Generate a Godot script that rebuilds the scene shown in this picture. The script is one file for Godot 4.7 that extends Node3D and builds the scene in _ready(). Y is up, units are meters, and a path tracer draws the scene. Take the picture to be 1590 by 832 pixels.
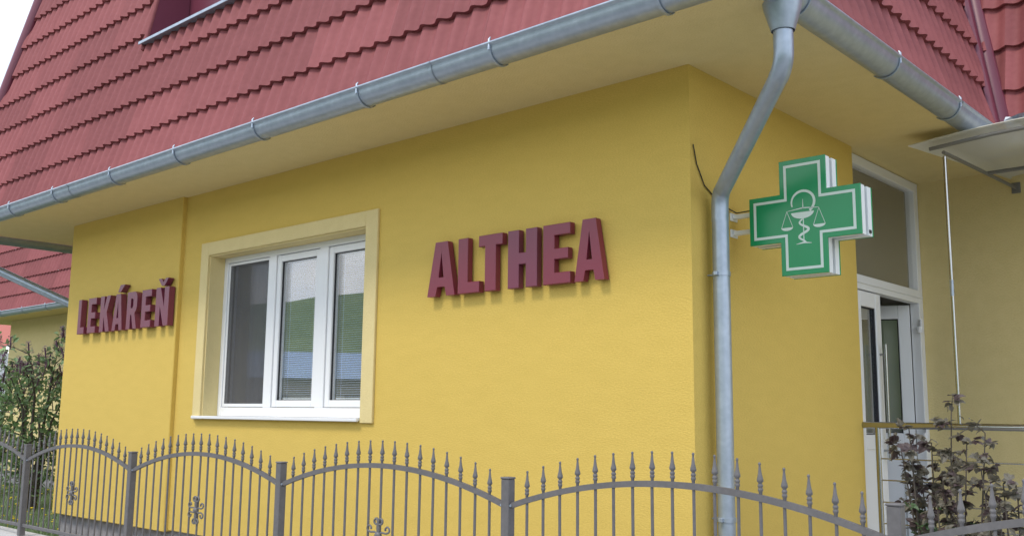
extends Node3D
# Corner of a yellow pharmacy with a steep red tile roof, behind an iron fence.
# x runs along the front wall, the house corner is at x = 0, z = 0, the street lies towards +z.

var M := {}
var rng := RandomNumberGenerator.new()

const SOFFIT := 3.43
const PITCH := 79.0
const WAVE := 0.135
const MODULE := 0.337

# ---------------------------------------------------------------- helpers
func lin(r: float, g: float, b: float) -> Color:
	return Color(r, g, b).linear_to_srgb()

func noise_image(size: int, freq: float, sd: int, oct := 4, kind := FastNoiseLite.TYPE_SIMPLEX_SMOOTH) -> Image:
	var n := FastNoiseLite.new()
	n.noise_type = kind
	n.seed = sd
	n.frequency = freq
	n.fractal_octaves = oct
	return n.get_seamless_image(size, size, false, false, 0.12)

func normal_tex(size: int, freq: float, sd: int, strength: float, oct := 4) -> ImageTexture:
	var im := noise_image(size, freq, sd, oct)
	im.convert(Image.FORMAT_RGBA8)
	im.bump_map_to_normal_map(strength)
	return ImageTexture.create_from_image(im)

# colour grain: mixes two colours with a fine and a coarse pattern, plus sparse specks
func grain_tex(size: int, ca: Color, cb: Color, fine: float, coarse: float, sd: int, specks := 0, speck := Color.BLACK, cw := 0.5) -> ImageTexture:
	var f := noise_image(size, fine, sd, 3)
	var c := noise_image(size, coarse, sd + 7, 4)
	var im := Image.create(size, size, false, Image.FORMAT_RGB8)
	for y in size:
		for x in size:
			var t := f.get_pixel(x, y).r * (1.0 - cw) + c.get_pixel(x, y).r * cw
			im.set_pixel(x, y, ca.lerp(cb, clampf((t - 0.5) * 1.6 + 0.5, 0, 1)))
	var r := RandomNumberGenerator.new()
	r.seed = sd
	for i in specks:
		var px := r.randi_range(6, size - 7)
		var py := r.randi_range(6, size - 7)
		for k in r.randi_range(3, 12):
			var qx := clampi(px + int(r.randfn(0, 2.0)), 0, size - 1)
			var qy := clampi(py + int(r.randfn(0, 3.5)), 0, size - 1)
			im.set_pixel(qx, qy, im.get_pixel(qx, qy).lerp(speck, r.randf_range(0.15, 0.55)))
	return ImageTexture.create_from_image(im)

func mat(col: Color, rough := 0.8, metal := 0.0, spec := 0.5) -> StandardMaterial3D:
	var m := StandardMaterial3D.new()
	m.albedo_color = col
	m.roughness = rough
	m.metallic = metal
	m.metallic_specular = spec
	return m

func textured(tex: Texture2D, scale: Vector3, rough := 0.9, nrm: Texture2D = null, nscale := 1.0, metal := 0.0) -> StandardMaterial3D:
	var m := mat(Color.WHITE, rough, metal)
	m.albedo_texture = tex
	m.uv1_triplanar = true
	m.uv1_world_triplanar = true
	m.uv1_scale = scale
	m.uv1_triplanar_sharpness = 6.0
	if nrm:
		m.normal_enabled = true
		m.normal_texture = nrm
		m.normal_scale = nscale
	return m

func new_st() -> SurfaceTool:
	var st := SurfaceTool.new()
	st.begin(Mesh.PRIMITIVE_TRIANGLES)
	return st

func tri(st: SurfaceTool, a: Vector3, b: Vector3, c: Vector3) -> void:
	st.add_vertex(a); st.add_vertex(b); st.add_vertex(c)

func quad(st: SurfaceTool, a: Vector3, b: Vector3, c: Vector3, d: Vector3) -> void:
	tri(st, a, b, c)
	tri(st, a, c, d)

func add_box(st: SurfaceTool, lo: Vector3, hi: Vector3, bev := 0.0) -> void:
	# box with chamfered edges
	var b := bev
	st.set_smooth_group(-1)
	if b <= 0.0:
		var p := [Vector3(lo.x, lo.y, lo.z), Vector3(hi.x, lo.y, lo.z), Vector3(hi.x, hi.y, lo.z), Vector3(lo.x, hi.y, lo.z), Vector3(lo.x, lo.y, hi.z), Vector3(hi.x, lo.y, hi.z), Vector3(hi.x, hi.y, hi.z), Vector3(lo.x, hi.y, hi.z)]
		quad(st, p[4], p[7], p[6], p[5]); quad(st, p[1], p[2], p[3], p[0])
		quad(st, p[0], p[3], p[7], p[4]); quad(st, p[5], p[6], p[2], p[1])
		quad(st, p[7], p[3], p[2], p[6]); quad(st, p[0], p[4], p[5], p[1])
		return
	var c := (lo + hi) * 0.5
	var h := (hi - lo) * 0.5
	for ax in 3:
		var u := (ax + 1) % 3
		var v := (ax + 2) % 3
		for s in [-1.0, 1.0]:
			var q := []
			for k in [[-1, -1], [-1, 1], [1, 1], [1, -1]]:
				var w := Vector3.ZERO
				w[ax] = h[ax] * s; w[u] = (h[u] - b) * k[0]; w[v] = (h[v] - b) * k[1]
				q.append(c + w)
			if s > 0: quad(st, q[0], q[1], q[2], q[3])
			else: quad(st, q[3], q[2], q[1], q[0])
		for su in [-1.0, 1.0]:
			for sv in [-1.0, 1.0]:
				var e0 := Vector3.ZERO; var e1 := Vector3.ZERO; var e2 := Vector3.ZERO; var e3 := Vector3.ZERO
				e0[u] = h[u] * su; e0[v] = (h[v] - b) * sv; e0[ax] = -(h[ax] - b)
				e1[u] = (h[u] - b) * su; e1[v] = h[v] * sv; e1[ax] = -(h[ax] - b)
				e2 = e1; e2[ax] = h[ax] - b
				e3 = e0; e3[ax] = h[ax] - b
				if su * sv > 0: quad(st, c + e0, c + e3, c + e2, c + e1)
				else: quad(st, c + e0, c + e1, c + e2, c + e3)
	for sx in [-1.0, 1.0]:
		for sy in [-1.0, 1.0]:
			for sz in [-1.0, 1.0]:
				var a := c + Vector3(h.x * sx, (h.y - b) * sy, (h.z - b) * sz)
				var d := c + Vector3((h.x - b) * sx, h.y * sy, (h.z - b) * sz)
				var e := c + Vector3((h.x - b) * sx, (h.y - b) * sy, h.z * sz)
				if sx * sy * sz > 0: tri(st, a, e, d)
				else: tri(st, a, d, e)

# tube along a polyline with its own radius at each point
func add_tube(st: SurfaceTool, pts: Array, radii, n := 10, caps := true) -> void:
	st.set_smooth_group(1)
	var rings := []
	var up := Vector3.UP
	for i in pts.size():
		var t: Vector3
		if i == 0: t = (pts[1] - pts[0]).normalized()
		elif i == pts.size() - 1: t = (pts[i] - pts[i - 1]).normalized()
		else: t = ((pts[i] - pts[i - 1]).normalized() + (pts[i + 1] - pts[i]).normalized()).normalized()
		if i == 0:
			up = Vector3.UP if absf(t.y) < 0.9 else Vector3.RIGHT
		var a := (up - t * up.dot(t)).normalized()
		var b := t.cross(a)
		up = a
		var r: float = radii if (radii is float) else radii[i]
		var ring := []
		for k in n:
			var an := TAU * k / n
			ring.append(pts[i] + (a * cos(an) + b * sin(an)) * r)
		rings.append(ring)
	for i in pts.size() - 1:
		for k in n:
			var k2 := (k + 1) % n
			quad(st, rings[i][k], rings[i + 1][k], rings[i + 1][k2], rings[i][k2])
	if caps:
		st.set_smooth_group(-1)
		for k in range(1, n - 1):
			tri(st, rings[0][0], rings[0][k], rings[0][k + 1])
			var e = rings[-1]
			tri(st, e[0], e[k + 1], e[k])

func add_lathe(st: SurfaceTool, prof: Array, base: Vector3, n := 10) -> void:
	# prof: [radius, height] pairs upwards
	st.set_smooth_group(1)
	for i in prof.size() - 1:
		for k in n:
			var a0 := TAU * k / n
			var a1 := TAU * (k + 1) / n
			var d0 := Vector3(cos(a0), 0, sin(a0)); var d1 := Vector3(cos(a1), 0, sin(a1))
			var p0 = base + d0 * prof[i][0] + Vector3.UP * prof[i][1]
			var p1 = base + d1 * prof[i][0] + Vector3.UP * prof[i][1]
			var q0 = base + d0 * prof[i + 1][0] + Vector3.UP * prof[i + 1][1]
			var q1 = base + d1 * prof[i + 1][0] + Vector3.UP * prof[i + 1][1]
			quad(st, p0, q0, q1, p1)

# flat outline in x, y pushed out along +z, with a small bevel round the front face
func add_prism(st: SurfaceTool, poly: PackedVector2Array, z0: float, z1: float, bev := 0.0) -> void:
	st.set_smooth_group(-1)
	var p := poly
	if Geometry2D.is_polygon_clockwise(p):
		p.reverse()
	var front := p
	var zf := z1
	if bev > 0.0:
		var ins := Geometry2D.offset_polygon(p, -bev, Geometry2D.JOIN_MITER)
		if ins.size() == 1 and ins[0].size() == p.size():
			# match the inset outline to the outer one by the nearest point
			var best := 0
			var bd := 1e9
			for k in p.size():
				var d: float = ins[0][k].distance_to(p[0])
				if d < bd:
					bd = d; best = k
			var f2 := PackedVector2Array()
			var inner: PackedVector2Array = ins[0]
			if Geometry2D.is_polygon_clockwise(inner):
				inner.reverse()
				best = inner.size() - 1 - best
			for k in p.size():
				f2.append(inner[(best + k) % inner.size()])
			front = f2
			for k in p.size():
				var k2 := (k + 1) % p.size()
				quad(st, Vector3(p[k].x, p[k].y, z1 - bev), Vector3(front[k].x, front[k].y, z1), Vector3(front[k2].x, front[k2].y, z1), Vector3(p[k2].x, p[k2].y, z1 - bev))
			zf = z1 - bev
	var ti := Geometry2D.triangulate_polygon(front)
	for k in range(0, ti.size(), 3):
		tri(st, Vector3(front[ti[k]].x, front[ti[k]].y, z1), Vector3(front[ti[k + 2]].x, front[ti[k + 2]].y, z1), Vector3(front[ti[k + 1]].x, front[ti[k + 1]].y, z1))
	ti = Geometry2D.triangulate_polygon(p)
	for k in range(0, ti.size(), 3):
		tri(st, Vector3(p[ti[k]].x, p[ti[k]].y, z0), Vector3(p[ti[k + 1]].x, p[ti[k + 1]].y, z0), Vector3(p[ti[k + 2]].x, p[ti[k + 2]].y, z0))
	for k in p.size():
		var k2 := (k + 1) % p.size()
		quad(st, Vector3(p[k].x, p[k].y, z0), Vector3(p[k].x, p[k].y, zf), Vector3(p[k2].x, p[k2].y, zf), Vector3(p[k2].x, p[k2].y, z0))

func done(st: SurfaceTool) -> ArrayMesh:
	st.generate_normals()
	return st.commit()

func put(called: String, mesh: Mesh, m: Material, parent: Node) -> MeshInstance3D:
	var o := MeshInstance3D.new()
	o.name = called
	o.mesh = mesh
	o.material_override = m
	parent.add_child(o, true)
	return o

func obj(called: String, st: SurfaceTool, m: Material, parent: Node = self) -> MeshInstance3D:
	return put(called, done(st), m, parent)

func box(called: String, lo: Vector3, hi: Vector3, m: Material, parent: Node = self, bev := 0.0) -> MeshInstance3D:
	var st := new_st()
	add_box(st, lo, hi, bev)
	return obj(called, st, m, parent)

func thing(called: String, label: String, category: String, group := "", at := Vector3.ZERO) -> Node3D:
	var o := Node3D.new()
	o.name = called
	add_child(o, true)
	o.position = at
	tag(o, label, category, group)
	return o

func tag(o: Node, label: String, category: String, group := "") -> void:
	o.set_meta("label", label)
	o.set_meta("category", category)
	if group != "":
		o.set_meta("group", group)

func part(called: String, parent: Node) -> Node3D:
	var o := Node3D.new()
	o.name = called
	parent.add_child(o, true)
	return o

func structure(o: Node) -> void:
	o.set_meta("kind", "structure")

# ---------------------------------------------------------------- main
func _ready() -> void:
	rng.seed = 4711
	set_camera_and_light()
	make_materials()
	make_ground()
	make_building()
	make_roof()
	make_gutters()
	make_window()
	make_door()
	make_lettering()
	make_cross()
	make_canopy_and_railing()
	make_fence()
	make_plants()
	make_surroundings()

func set_camera_and_light() -> void:
	var cam := Camera3D.new()
	cam.name = "camera"
	cam.fov = rad_to_deg(2.0 * atan(416.0 / 1514.6))
	cam.position = Vector3(2.606, 1.6, 4.26)
	cam.rotation = Vector3(0.149, 0.7337, 0.0104)
	cam.near = 0.05
	cam.far = 3000.0
	add_child(cam)
	cam.current = true

	var env := Environment.new()
	env.background_mode = Environment.BG_SKY
	var sky := Sky.new()
	var pm := PanoramaSkyMaterial.new()
	pm.panorama = sky_texture()
	pm.energy_multiplier = 1.0
	sky.sky_material = pm
	env.sky = sky
	env.background_energy_multiplier = 1.0
	env.tonemap_mode = Environment.TONE_MAPPER_LINEAR
	env.tonemap_exposure = 1.6
	env.sdfgi_enabled = true
	env.ssao_enabled = true
	env.ssil_enabled = true
	var we := WorldEnvironment.new()
	we.name = "world_environment"
	we.environment = env
	add_child(we)

	var sun := DirectionalLight3D.new()
	sun.name = "sun"
	sun.light_energy = 0.45
	sun.light_angular_distance = 14.0
	sun.light_color = Color(1.0, 0.96, 0.9)
	sun.shadow_enabled = true
	# high, from the street side and square to the front wall
	var to_sun := Vector3(-0.08, 1.25, 0.85).normalized()
	add_child(sun)
	sun.look_at_from_position(to_sun * 50.0, Vector3.ZERO, Vector3.UP)

func sky_texture() -> ImageTexture:
	var w := 1024
	var h := 512
	var im := Image.create(w, h, false, Image.FORMAT_RGBF)
	var n := FastNoiseLite.new()
	n.noise_type = FastNoiseLite.TYPE_SIMPLEX_SMOOTH
	n.seed = 21
	n.frequency = 1.0
	n.fractal_octaves = 5
	for y in h:
		var el := (0.5 - (y + 0.5) / h) * PI
		for x in w:
			var az := (x + 0.5) / w * TAU
			var d := Vector3(cos(el) * cos(az), sin(el), cos(el) * sin(az))
			var c: Vector3
			if d.y >= 0.0:
				var t := pow(1.0 - d.y, 3.0)
				var blue := Vector3(0.45, 0.62, 0.95).lerp(Vector3(0.95, 1.06, 1.22), t)
				# cloud sheet seen in perspective
				var p := d / (d.y + 0.22)
				var k := n.get_noise_3d(p.x * 0.9, p.z * 0.9, 3.0)
				var cover := smoothstep(-0.28, 0.22, k)
				var white := Vector3(1.45, 1.45, 1.47) * (0.86 + 0.3 * n.get_noise_3d(p.x * 2.2, p.z * 2.2, 9.0))
				c = blue.lerp(white, cover * 0.8)
			else:
				c = Vector3(0.3, 0.3, 0.28)
			im.set_pixel(x, y, Color(c.x, c.y, c.z))
	return ImageTexture.create_from_image(im)

func make_materials() -> void:
	# fine horizontal drag of a scraped render coat
	var stucco_n := normal_tex(1024, 0.07, 5, 5.0, 4)
	M.stucco = textured(grain_tex(1024, lin(0.575, 0.405, 0.086), lin(0.695, 0.497, 0.118), 0.16, 0.008, 11, 30, lin(0.30, 0.2, 0.08), 0.16), Vector3(0.42, 1.35, 0.42), 0.92, stucco_n, 0.26)
	# the second paint: cream on the window band, the eaves and the wing
	M.cream = textured(grain_tex(1024, lin(0.655, 0.535, 0.25), lin(0.735, 0.605, 0.30), 0.12, 0.008, 13, 150, lin(0.32, 0.25, 0.14), 0.3), Vector3(0.8, 0.8, 0.8), 0.92, stucco_n, 0.3)
	M.plinth = textured(grain_tex(512, lin(0.20, 0.195, 0.20), lin(0.36, 0.35, 0.36), 0.12, 0.01, 15), Vector3(1.6, 1.6, 1.6), 0.95, stucco_n, 0.8)
	M.concrete = textured(grain_tex(512, lin(0.40, 0.40, 0.40), lin(0.55, 0.55, 0.54), 0.08, 0.008, 16), Vector3(0.8, 0.8, 0.8), 0.95, stucco_n, 0.6)
	M.asphalt = textured(grain_tex(512, lin(0.10, 0.10, 0.105), lin(0.17, 0.17, 0.172), 0.2, 0.01, 17), Vector3(0.7, 0.7, 0.7), 0.95)
	M.paving = textured(grain_tex(512, lin(0.36, 0.35, 0.335), lin(0.46, 0.45, 0.43), 0.12, 0.01, 18), Vector3(0.7, 0.7, 0.7), 0.95)
	M.bounce_yard = textured(grain_tex(512, lin(0.30, 0.295, 0.28), lin(0.40, 0.39, 0.37), 0.12, 0.01, 22), Vector3(0.7, 0.7, 0.7), 0.95)  # pale tone chosen to throw light upwards
	M.soil = textured(grain_tex(512, lin(0.045, 0.075, 0.02), lin(0.10, 0.125, 0.04), 0.1, 0.01, 19), Vector3(0.4, 0.4, 0.4), 1.0)
	M.room = mat(lin(0.55, 0.53, 0.48), 0.95)
	M.room_floor = mat(lin(0.25, 0.22, 0.18), 0.7)
	# coated steel roof sheets, three slightly different fadings of one red
	M.roof = []
	for k in 3:
		var f: float = [1.0, 0.90, 1.08][k]
		var m := textured(grain_tex(256, lin(0.245 * f, 0.076 * f, 0.079 * f), lin(0.285 * f, 0.092 * f, 0.095 * f), 0.1, 0.02, 30 + k), Vector3(0.9, 0.9, 0.9), 0.68)
		m.metallic_specular = 0.32
		M.roof.append(m)
	M.roof_trim = mat(lin(0.15, 0.032, 0.055), 0.4)
	M.zinc = textured(grain_tex(512, lin(0.33, 0.385, 0.45), lin(0.42, 0.48, 0.55), 0.03, 0.01, 40), Vector3(1.3, 1.3, 1.3), 0.40, null, 1.0, 0.6)
	M.steel = mat(lin(0.42, 0.42, 0.41), 0.2, 1.0)
	M.pvc = mat(lin(0.78, 0.79, 0.80), 0.35)
	M.gasket = mat(lin(0.03, 0.03, 0.035), 0.7)
	M.glass = StandardMaterial3D.new()
	M.glass.albedo_color = Color(0.6, 0.68, 0.7, 0.03)
	M.glass.transparency = BaseMaterial3D.TRANSPARENCY_ALPHA
	M.glass.roughness = 0.0
	M.glass.metallic_specular = 1.0
	M.screen_mesh = StandardMaterial3D.new()
	M.screen_mesh.albedo_color = Color(0.36, 0.36, 0.37, 0.42)
	M.screen_mesh.transparency = BaseMaterial3D.TRANSPARENCY_ALPHA
	M.screen_mesh.roughness = 0.6
	M.slat = mat(lin(0.74, 0.78, 0.78), 0.5)
	M.curtain = mat(lin(0.35, 0.32, 0.29), 0.95)
	M.fence = textured(grain_tex(256, lin(0.105, 0.10, 0.102), lin(0.14, 0.132, 0.134), 0.1, 0.02, 50), Vector3(2, 2, 2), 0.48)
	M.letter = mat(lin(0.205, 0.026, 0.05), 0.3)
	M.letter_b = mat(lin(0.18, 0.034, 0.066), 0.3)
	M.cross_green = mat(lin(0.012, 0.285, 0.10), 0.25)
	M.cross_white = mat(lin(0.80, 0.84, 0.84), 0.35)
	M.cross_mark = mat(lin(0.66, 0.76, 0.68), 0.4)
	M.cross_gap = mat(lin(0.02, 0.02, 0.022), 0.6)
	M.cable = mat(lin(0.015, 0.015, 0.015), 0.6)
	M.sheet = StandardMaterial3D.new()
	M.sheet.albedo_color = Color(0.88, 0.87, 0.82, 0.62)
	M.sheet.transparency = BaseMaterial3D.TRANSPARENCY_ALPHA
	M.sheet.roughness = 0.25
	M.tube_grey = mat(lin(0.17, 0.165, 0.155), 0.45)
	M.leaf_green = leaf_mat(lin(0.10, 0.17, 0.06))
	M.leaf_green2 = leaf_mat(lin(0.145, 0.205, 0.09))
	M.leaf_purple = leaf_mat(lin(0.055, 0.036, 0.036))
	M.leaf_purple2 = leaf_mat(lin(0.105, 0.095, 0.07))
	M.leaf_purple3 = leaf_mat(lin(0.06, 0.11, 0.045))
	M.bark = mat(lin(0.09, 0.075, 0.06), 0.95)
	M.flower = leaf_mat(lin(0.125, 0.065, 0.10))
	M.dandelion = mat(lin(0.75, 0.55, 0.02), 0.8)

func leaf_mat(c: Color) -> StandardMaterial3D:
	var m := mat(c, 0.55)
	m.cull_mode = BaseMaterial3D.CULL_DISABLED
	m.backlight_enabled = true
	m.backlight = c
	return m

func make_ground() -> void:
	var g := box("ground", Vector3(-600, -0.6, -600), Vector3(600, 0, 600), M.soil)
	structure(g)
	var p := box("pavement", Vector3(-60, -0.3, 1.55), Vector3(30, 0.012, 3.6), M.paving)
	structure(p)
	var yd := box("bounce_yard", Vector3(-6.6, -0.3, -2.0), Vector3(30, 0.008, 1.28), M.bounce_yard)  # unseen pale ground, added to bounce light onto the eaves and walls
	structure(yd)
	var k := box("kerb", Vector3(-60, -0.3, 3.6), Vector3(30, 0.016, 3.75), M.concrete, self, 0.01)
	structure(k)
	var r := box("road", Vector3(-60, -0.5, 3.75), Vector3(30, 0.004, 11.0), M.asphalt)
	structure(r)

# ---------------------------------------------------------------- the house
var house: Node3D

func make_building() -> void:
	house = thing("pharmacy_building", "yellow rendered corner building with steep red tile roof and zinc gutters", "building")
	# front wall with the window opening
	var st := new_st()
	var wx0 := -4.60; var wx1 := -2.585; var wy0 := 1.545; var wy1 := 2.877
	add_box(st, Vector3(-5.035, 0.63, -0.35), Vector3(wx0, 3.44, 0))
	add_box(st, Vector3(wx1, 0.63, -0.35), Vector3(0, 3.44, 0))
	add_box(st, Vector3(wx0, 0.63, -0.35), Vector3(wx1, wy0, 0))
	add_box(st, Vector3(wx0, wy1, -0.35), Vector3(wx1, 3.44, 0))
	obj("wall", st, M.stucco, house)
	# the stretch that carries the first word stands 4 cm proud
	box("wall", Vector3(-7.16, 0.615, -0.35), Vector3(-5.035, 3.44, 0.04), M.stucco, house, 0.006)
	# side wall up to the entrance, wing walls
	box("wall", Vector3(-0.35, 0.63, -2.08), Vector3(0, 3.44, -0.35), M.stucco, house)
	box("wall", Vector3(-0.35, 0.5, -3.80), Vector3(4.2, 3.44, -3.45), M.cream, house)
	box("wall", Vector3(-7.12, 0.63, -4.0), Vector3(-6.8, 3.44, -0.35), M.stucco, house)
	box("wall", Vector3(-18.95, 0.37, -4.25), Vector3(-7.12, 3.44, -3.9), M.cream, house)
	box("wall", Vector3(-18.95, 0.37, -9.0), Vector3(-18.6, 3.44, -4.25), M.cream, house)
	# plinth set back under the render
	st = new_st()
	add_box(st, Vector3(-7.12, 0, -0.34), Vector3(-0.03, 0.66, -0.03))
	add_box(st, Vector3(-0.34, 0, -2.08), Vector3(-0.031, 0.66, -0.34))
	add_box(st, Vector3(-18.92, 0, -4.24), Vector3(-7.09, 0.4, -3.93))
	obj("plinth", st, M.plinth, house)
	# slab that forms the underside of the eaves
	st = new_st()
	add_box(st, Vector3(-8.36, SOFFIT, -9.0), Vector3(0.73, 3.50, 0.66), 0.004)
	add_box(st, Vector3(0.73, SOFFIT, -9.0), Vector3(4.6, 3.50, -2.76))
	add_box(st, Vector3(-20.0, SOFFIT, -9.0), Vector3(-8.36, 3.50, -3.22))
	obj("soffit", st, M.cream, house)
	# rooms behind the openings
	st = new_st()
	add_box(st, Vector3(-6.8, 0.6, -4.0), Vector3(-0.35, 3.43, -3.8))
	add_box(st, Vector3(-2.6, 0.6, -3.8), Vector3(-2.45, 3.43, -0.35))
	add_box(st, Vector3(-2.45, 0.6, -2.2), Vector3(-0.35, 3.43, -2.085))
	add_box(st, Vector3(-2.45, 2.62, -3.8), Vector3(-0.36, 2.70, -2.2))
	add_box(st, Vector3(-0.36, 0.55, -3.449), Vector3(-0.13, 2.62, -3.43))
	obj("partition", st, M.room, house)
	box("room_floor", Vector3(-7.0, 0.45, -4.0), Vector3(-0.35, 0.6, -0.36), M.room_floor, house)

# one sheet of pressed tile, x along the eave, y up the slope, z outwards
func tile_mesh(x0: float, x1: float, s0: float, s1: float, lo: Callable, hi: Callable) -> ArrayMesh:
	var st := new_st()
	var n := int(round((x1 - x0) / WAVE * 8.0))
	n = maxi(n, 2)
	var nose := 0.031
	var rows := [s0, s0 + 0.012, (s0 + s1) * 0.5, s1]
	var grid := []
	for i in rows.size():
		var s: float = rows[i]
		var line := []
		for k in n + 1:
			var x := x0 + (x1 - x0) * k / n
			x = clampf(x, lo.call(s), hi.call(s))
			var ph := x / WAVE * TAU
			var wv := pow(0.5 + 0.5 * cos(ph), 1.35) * 0.032
			var t := (s - s0) / MODULE
			line.append(Vector3(x, s, wv + nose * (1.0 - t) + 0.004))
		grid.append(line)
	st.set_smooth_group(2)
	for i in rows.size() - 1:
		for k in n:
			var a: Vector3 = grid[i][k]; var b: Vector3 = grid[i + 1][k]; var c: Vector3 = grid[i + 1][k + 1]; var d: Vector3 = grid[i][k + 1]
			if absf(a.x - d.x) < 1e-5 and absf(b.x - c.x) < 1e-5: continue
			quad(st, a, b, c, d)
	# pressed-down nose at the lower edge
	st.set_smooth_group(3)
	for k in n:
		var a: Vector3 = grid[0][k]; var d: Vector3 = grid[0][k + 1]
		if absf(a.x - d.x) < 1e-5: continue
		var a2 := a - Vector3(0, -0.004, nose + 0.003); var d2 := d - Vector3(0, -0.004, nose + 0.003)
		quad(st, a2, a, d, d2)
	return done(st)

var tile_cache := {}

func tile_slope(roof: Node3D, origin: Vector3, ex: Vector3, en_flat: Vector3, xa: float, xb: float, s_first: float, courses: int, lo: Callable, hi: Callable, holes: Callable, sd: int) -> void:
	var th := deg_to_rad(PITCH)
	var es := (Vector3.UP * sin(th) - en_flat * cos(th)).normalized()
	var en := ex.cross(es).normalized()
	var tr := Transform3D(Basis(ex, es, en), origin)
	var pw := WAVE * 6.0
	var r := RandomNumberGenerator.new()
	r.seed = sd
	for c in courses:
		var s0 := s_first + MODULE * (c - 1)
		var s1 := s0 + MODULE + 0.01
		if c == 0:
			s0 = 0.0
			s1 = s_first + 0.01
		var k0 := int(floor(xa / pw))
		var k1 := int(ceil(xb / pw))
		for k in range(k0, k1):
			var x0 := k * pw
			var x1 := x0 + pw
			if x1 <= lo.call(s1) or x0 >= hi.call(s1) and x0 >= hi.call(s0): continue
			if hi.call(s0) < x0: continue
			var spans := [[x0, x1, s0, s1]]
			spans = holes.call(spans)
			for sp in spans:
				var clipped: bool = lo.call(sp[3]) > sp[0] or lo.call(sp[2]) > sp[0] or hi.call(sp[2]) < sp[1] or hi.call(sp[3]) < sp[1] or sp[0] != x0 or sp[1] != x1 or sp[3] != s1
				var mesh: ArrayMesh
				var o: MeshInstance3D
				if clipped:
					mesh = tile_mesh(sp[0], sp[1], sp[2], sp[3], lo, hi)
					o = put("roof_sheet", mesh, M.roof[r.randi() % 3], roof)
					o.transform = tr
				else:
					var key := "%0.3f" % (s1 - s0)
					if not tile_cache.has(key):
						tile_cache[key] = tile_mesh(0, pw, 0, s1 - s0, func(_s): return -100.0, func(_s): return 100.0)
					o = put("roof_sheet", tile_cache[key], M.roof[r.randi() % 3], roof)
					o.transform = tr * Transform3D(Basis(), Vector3(x0, s0, 0))
				# sheets never lie perfectly flush
				o.transform = o.transform.translated_local(Vector3(0, r.randfn(0, 0.0015), 0.0006 * (k % 2)))

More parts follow.
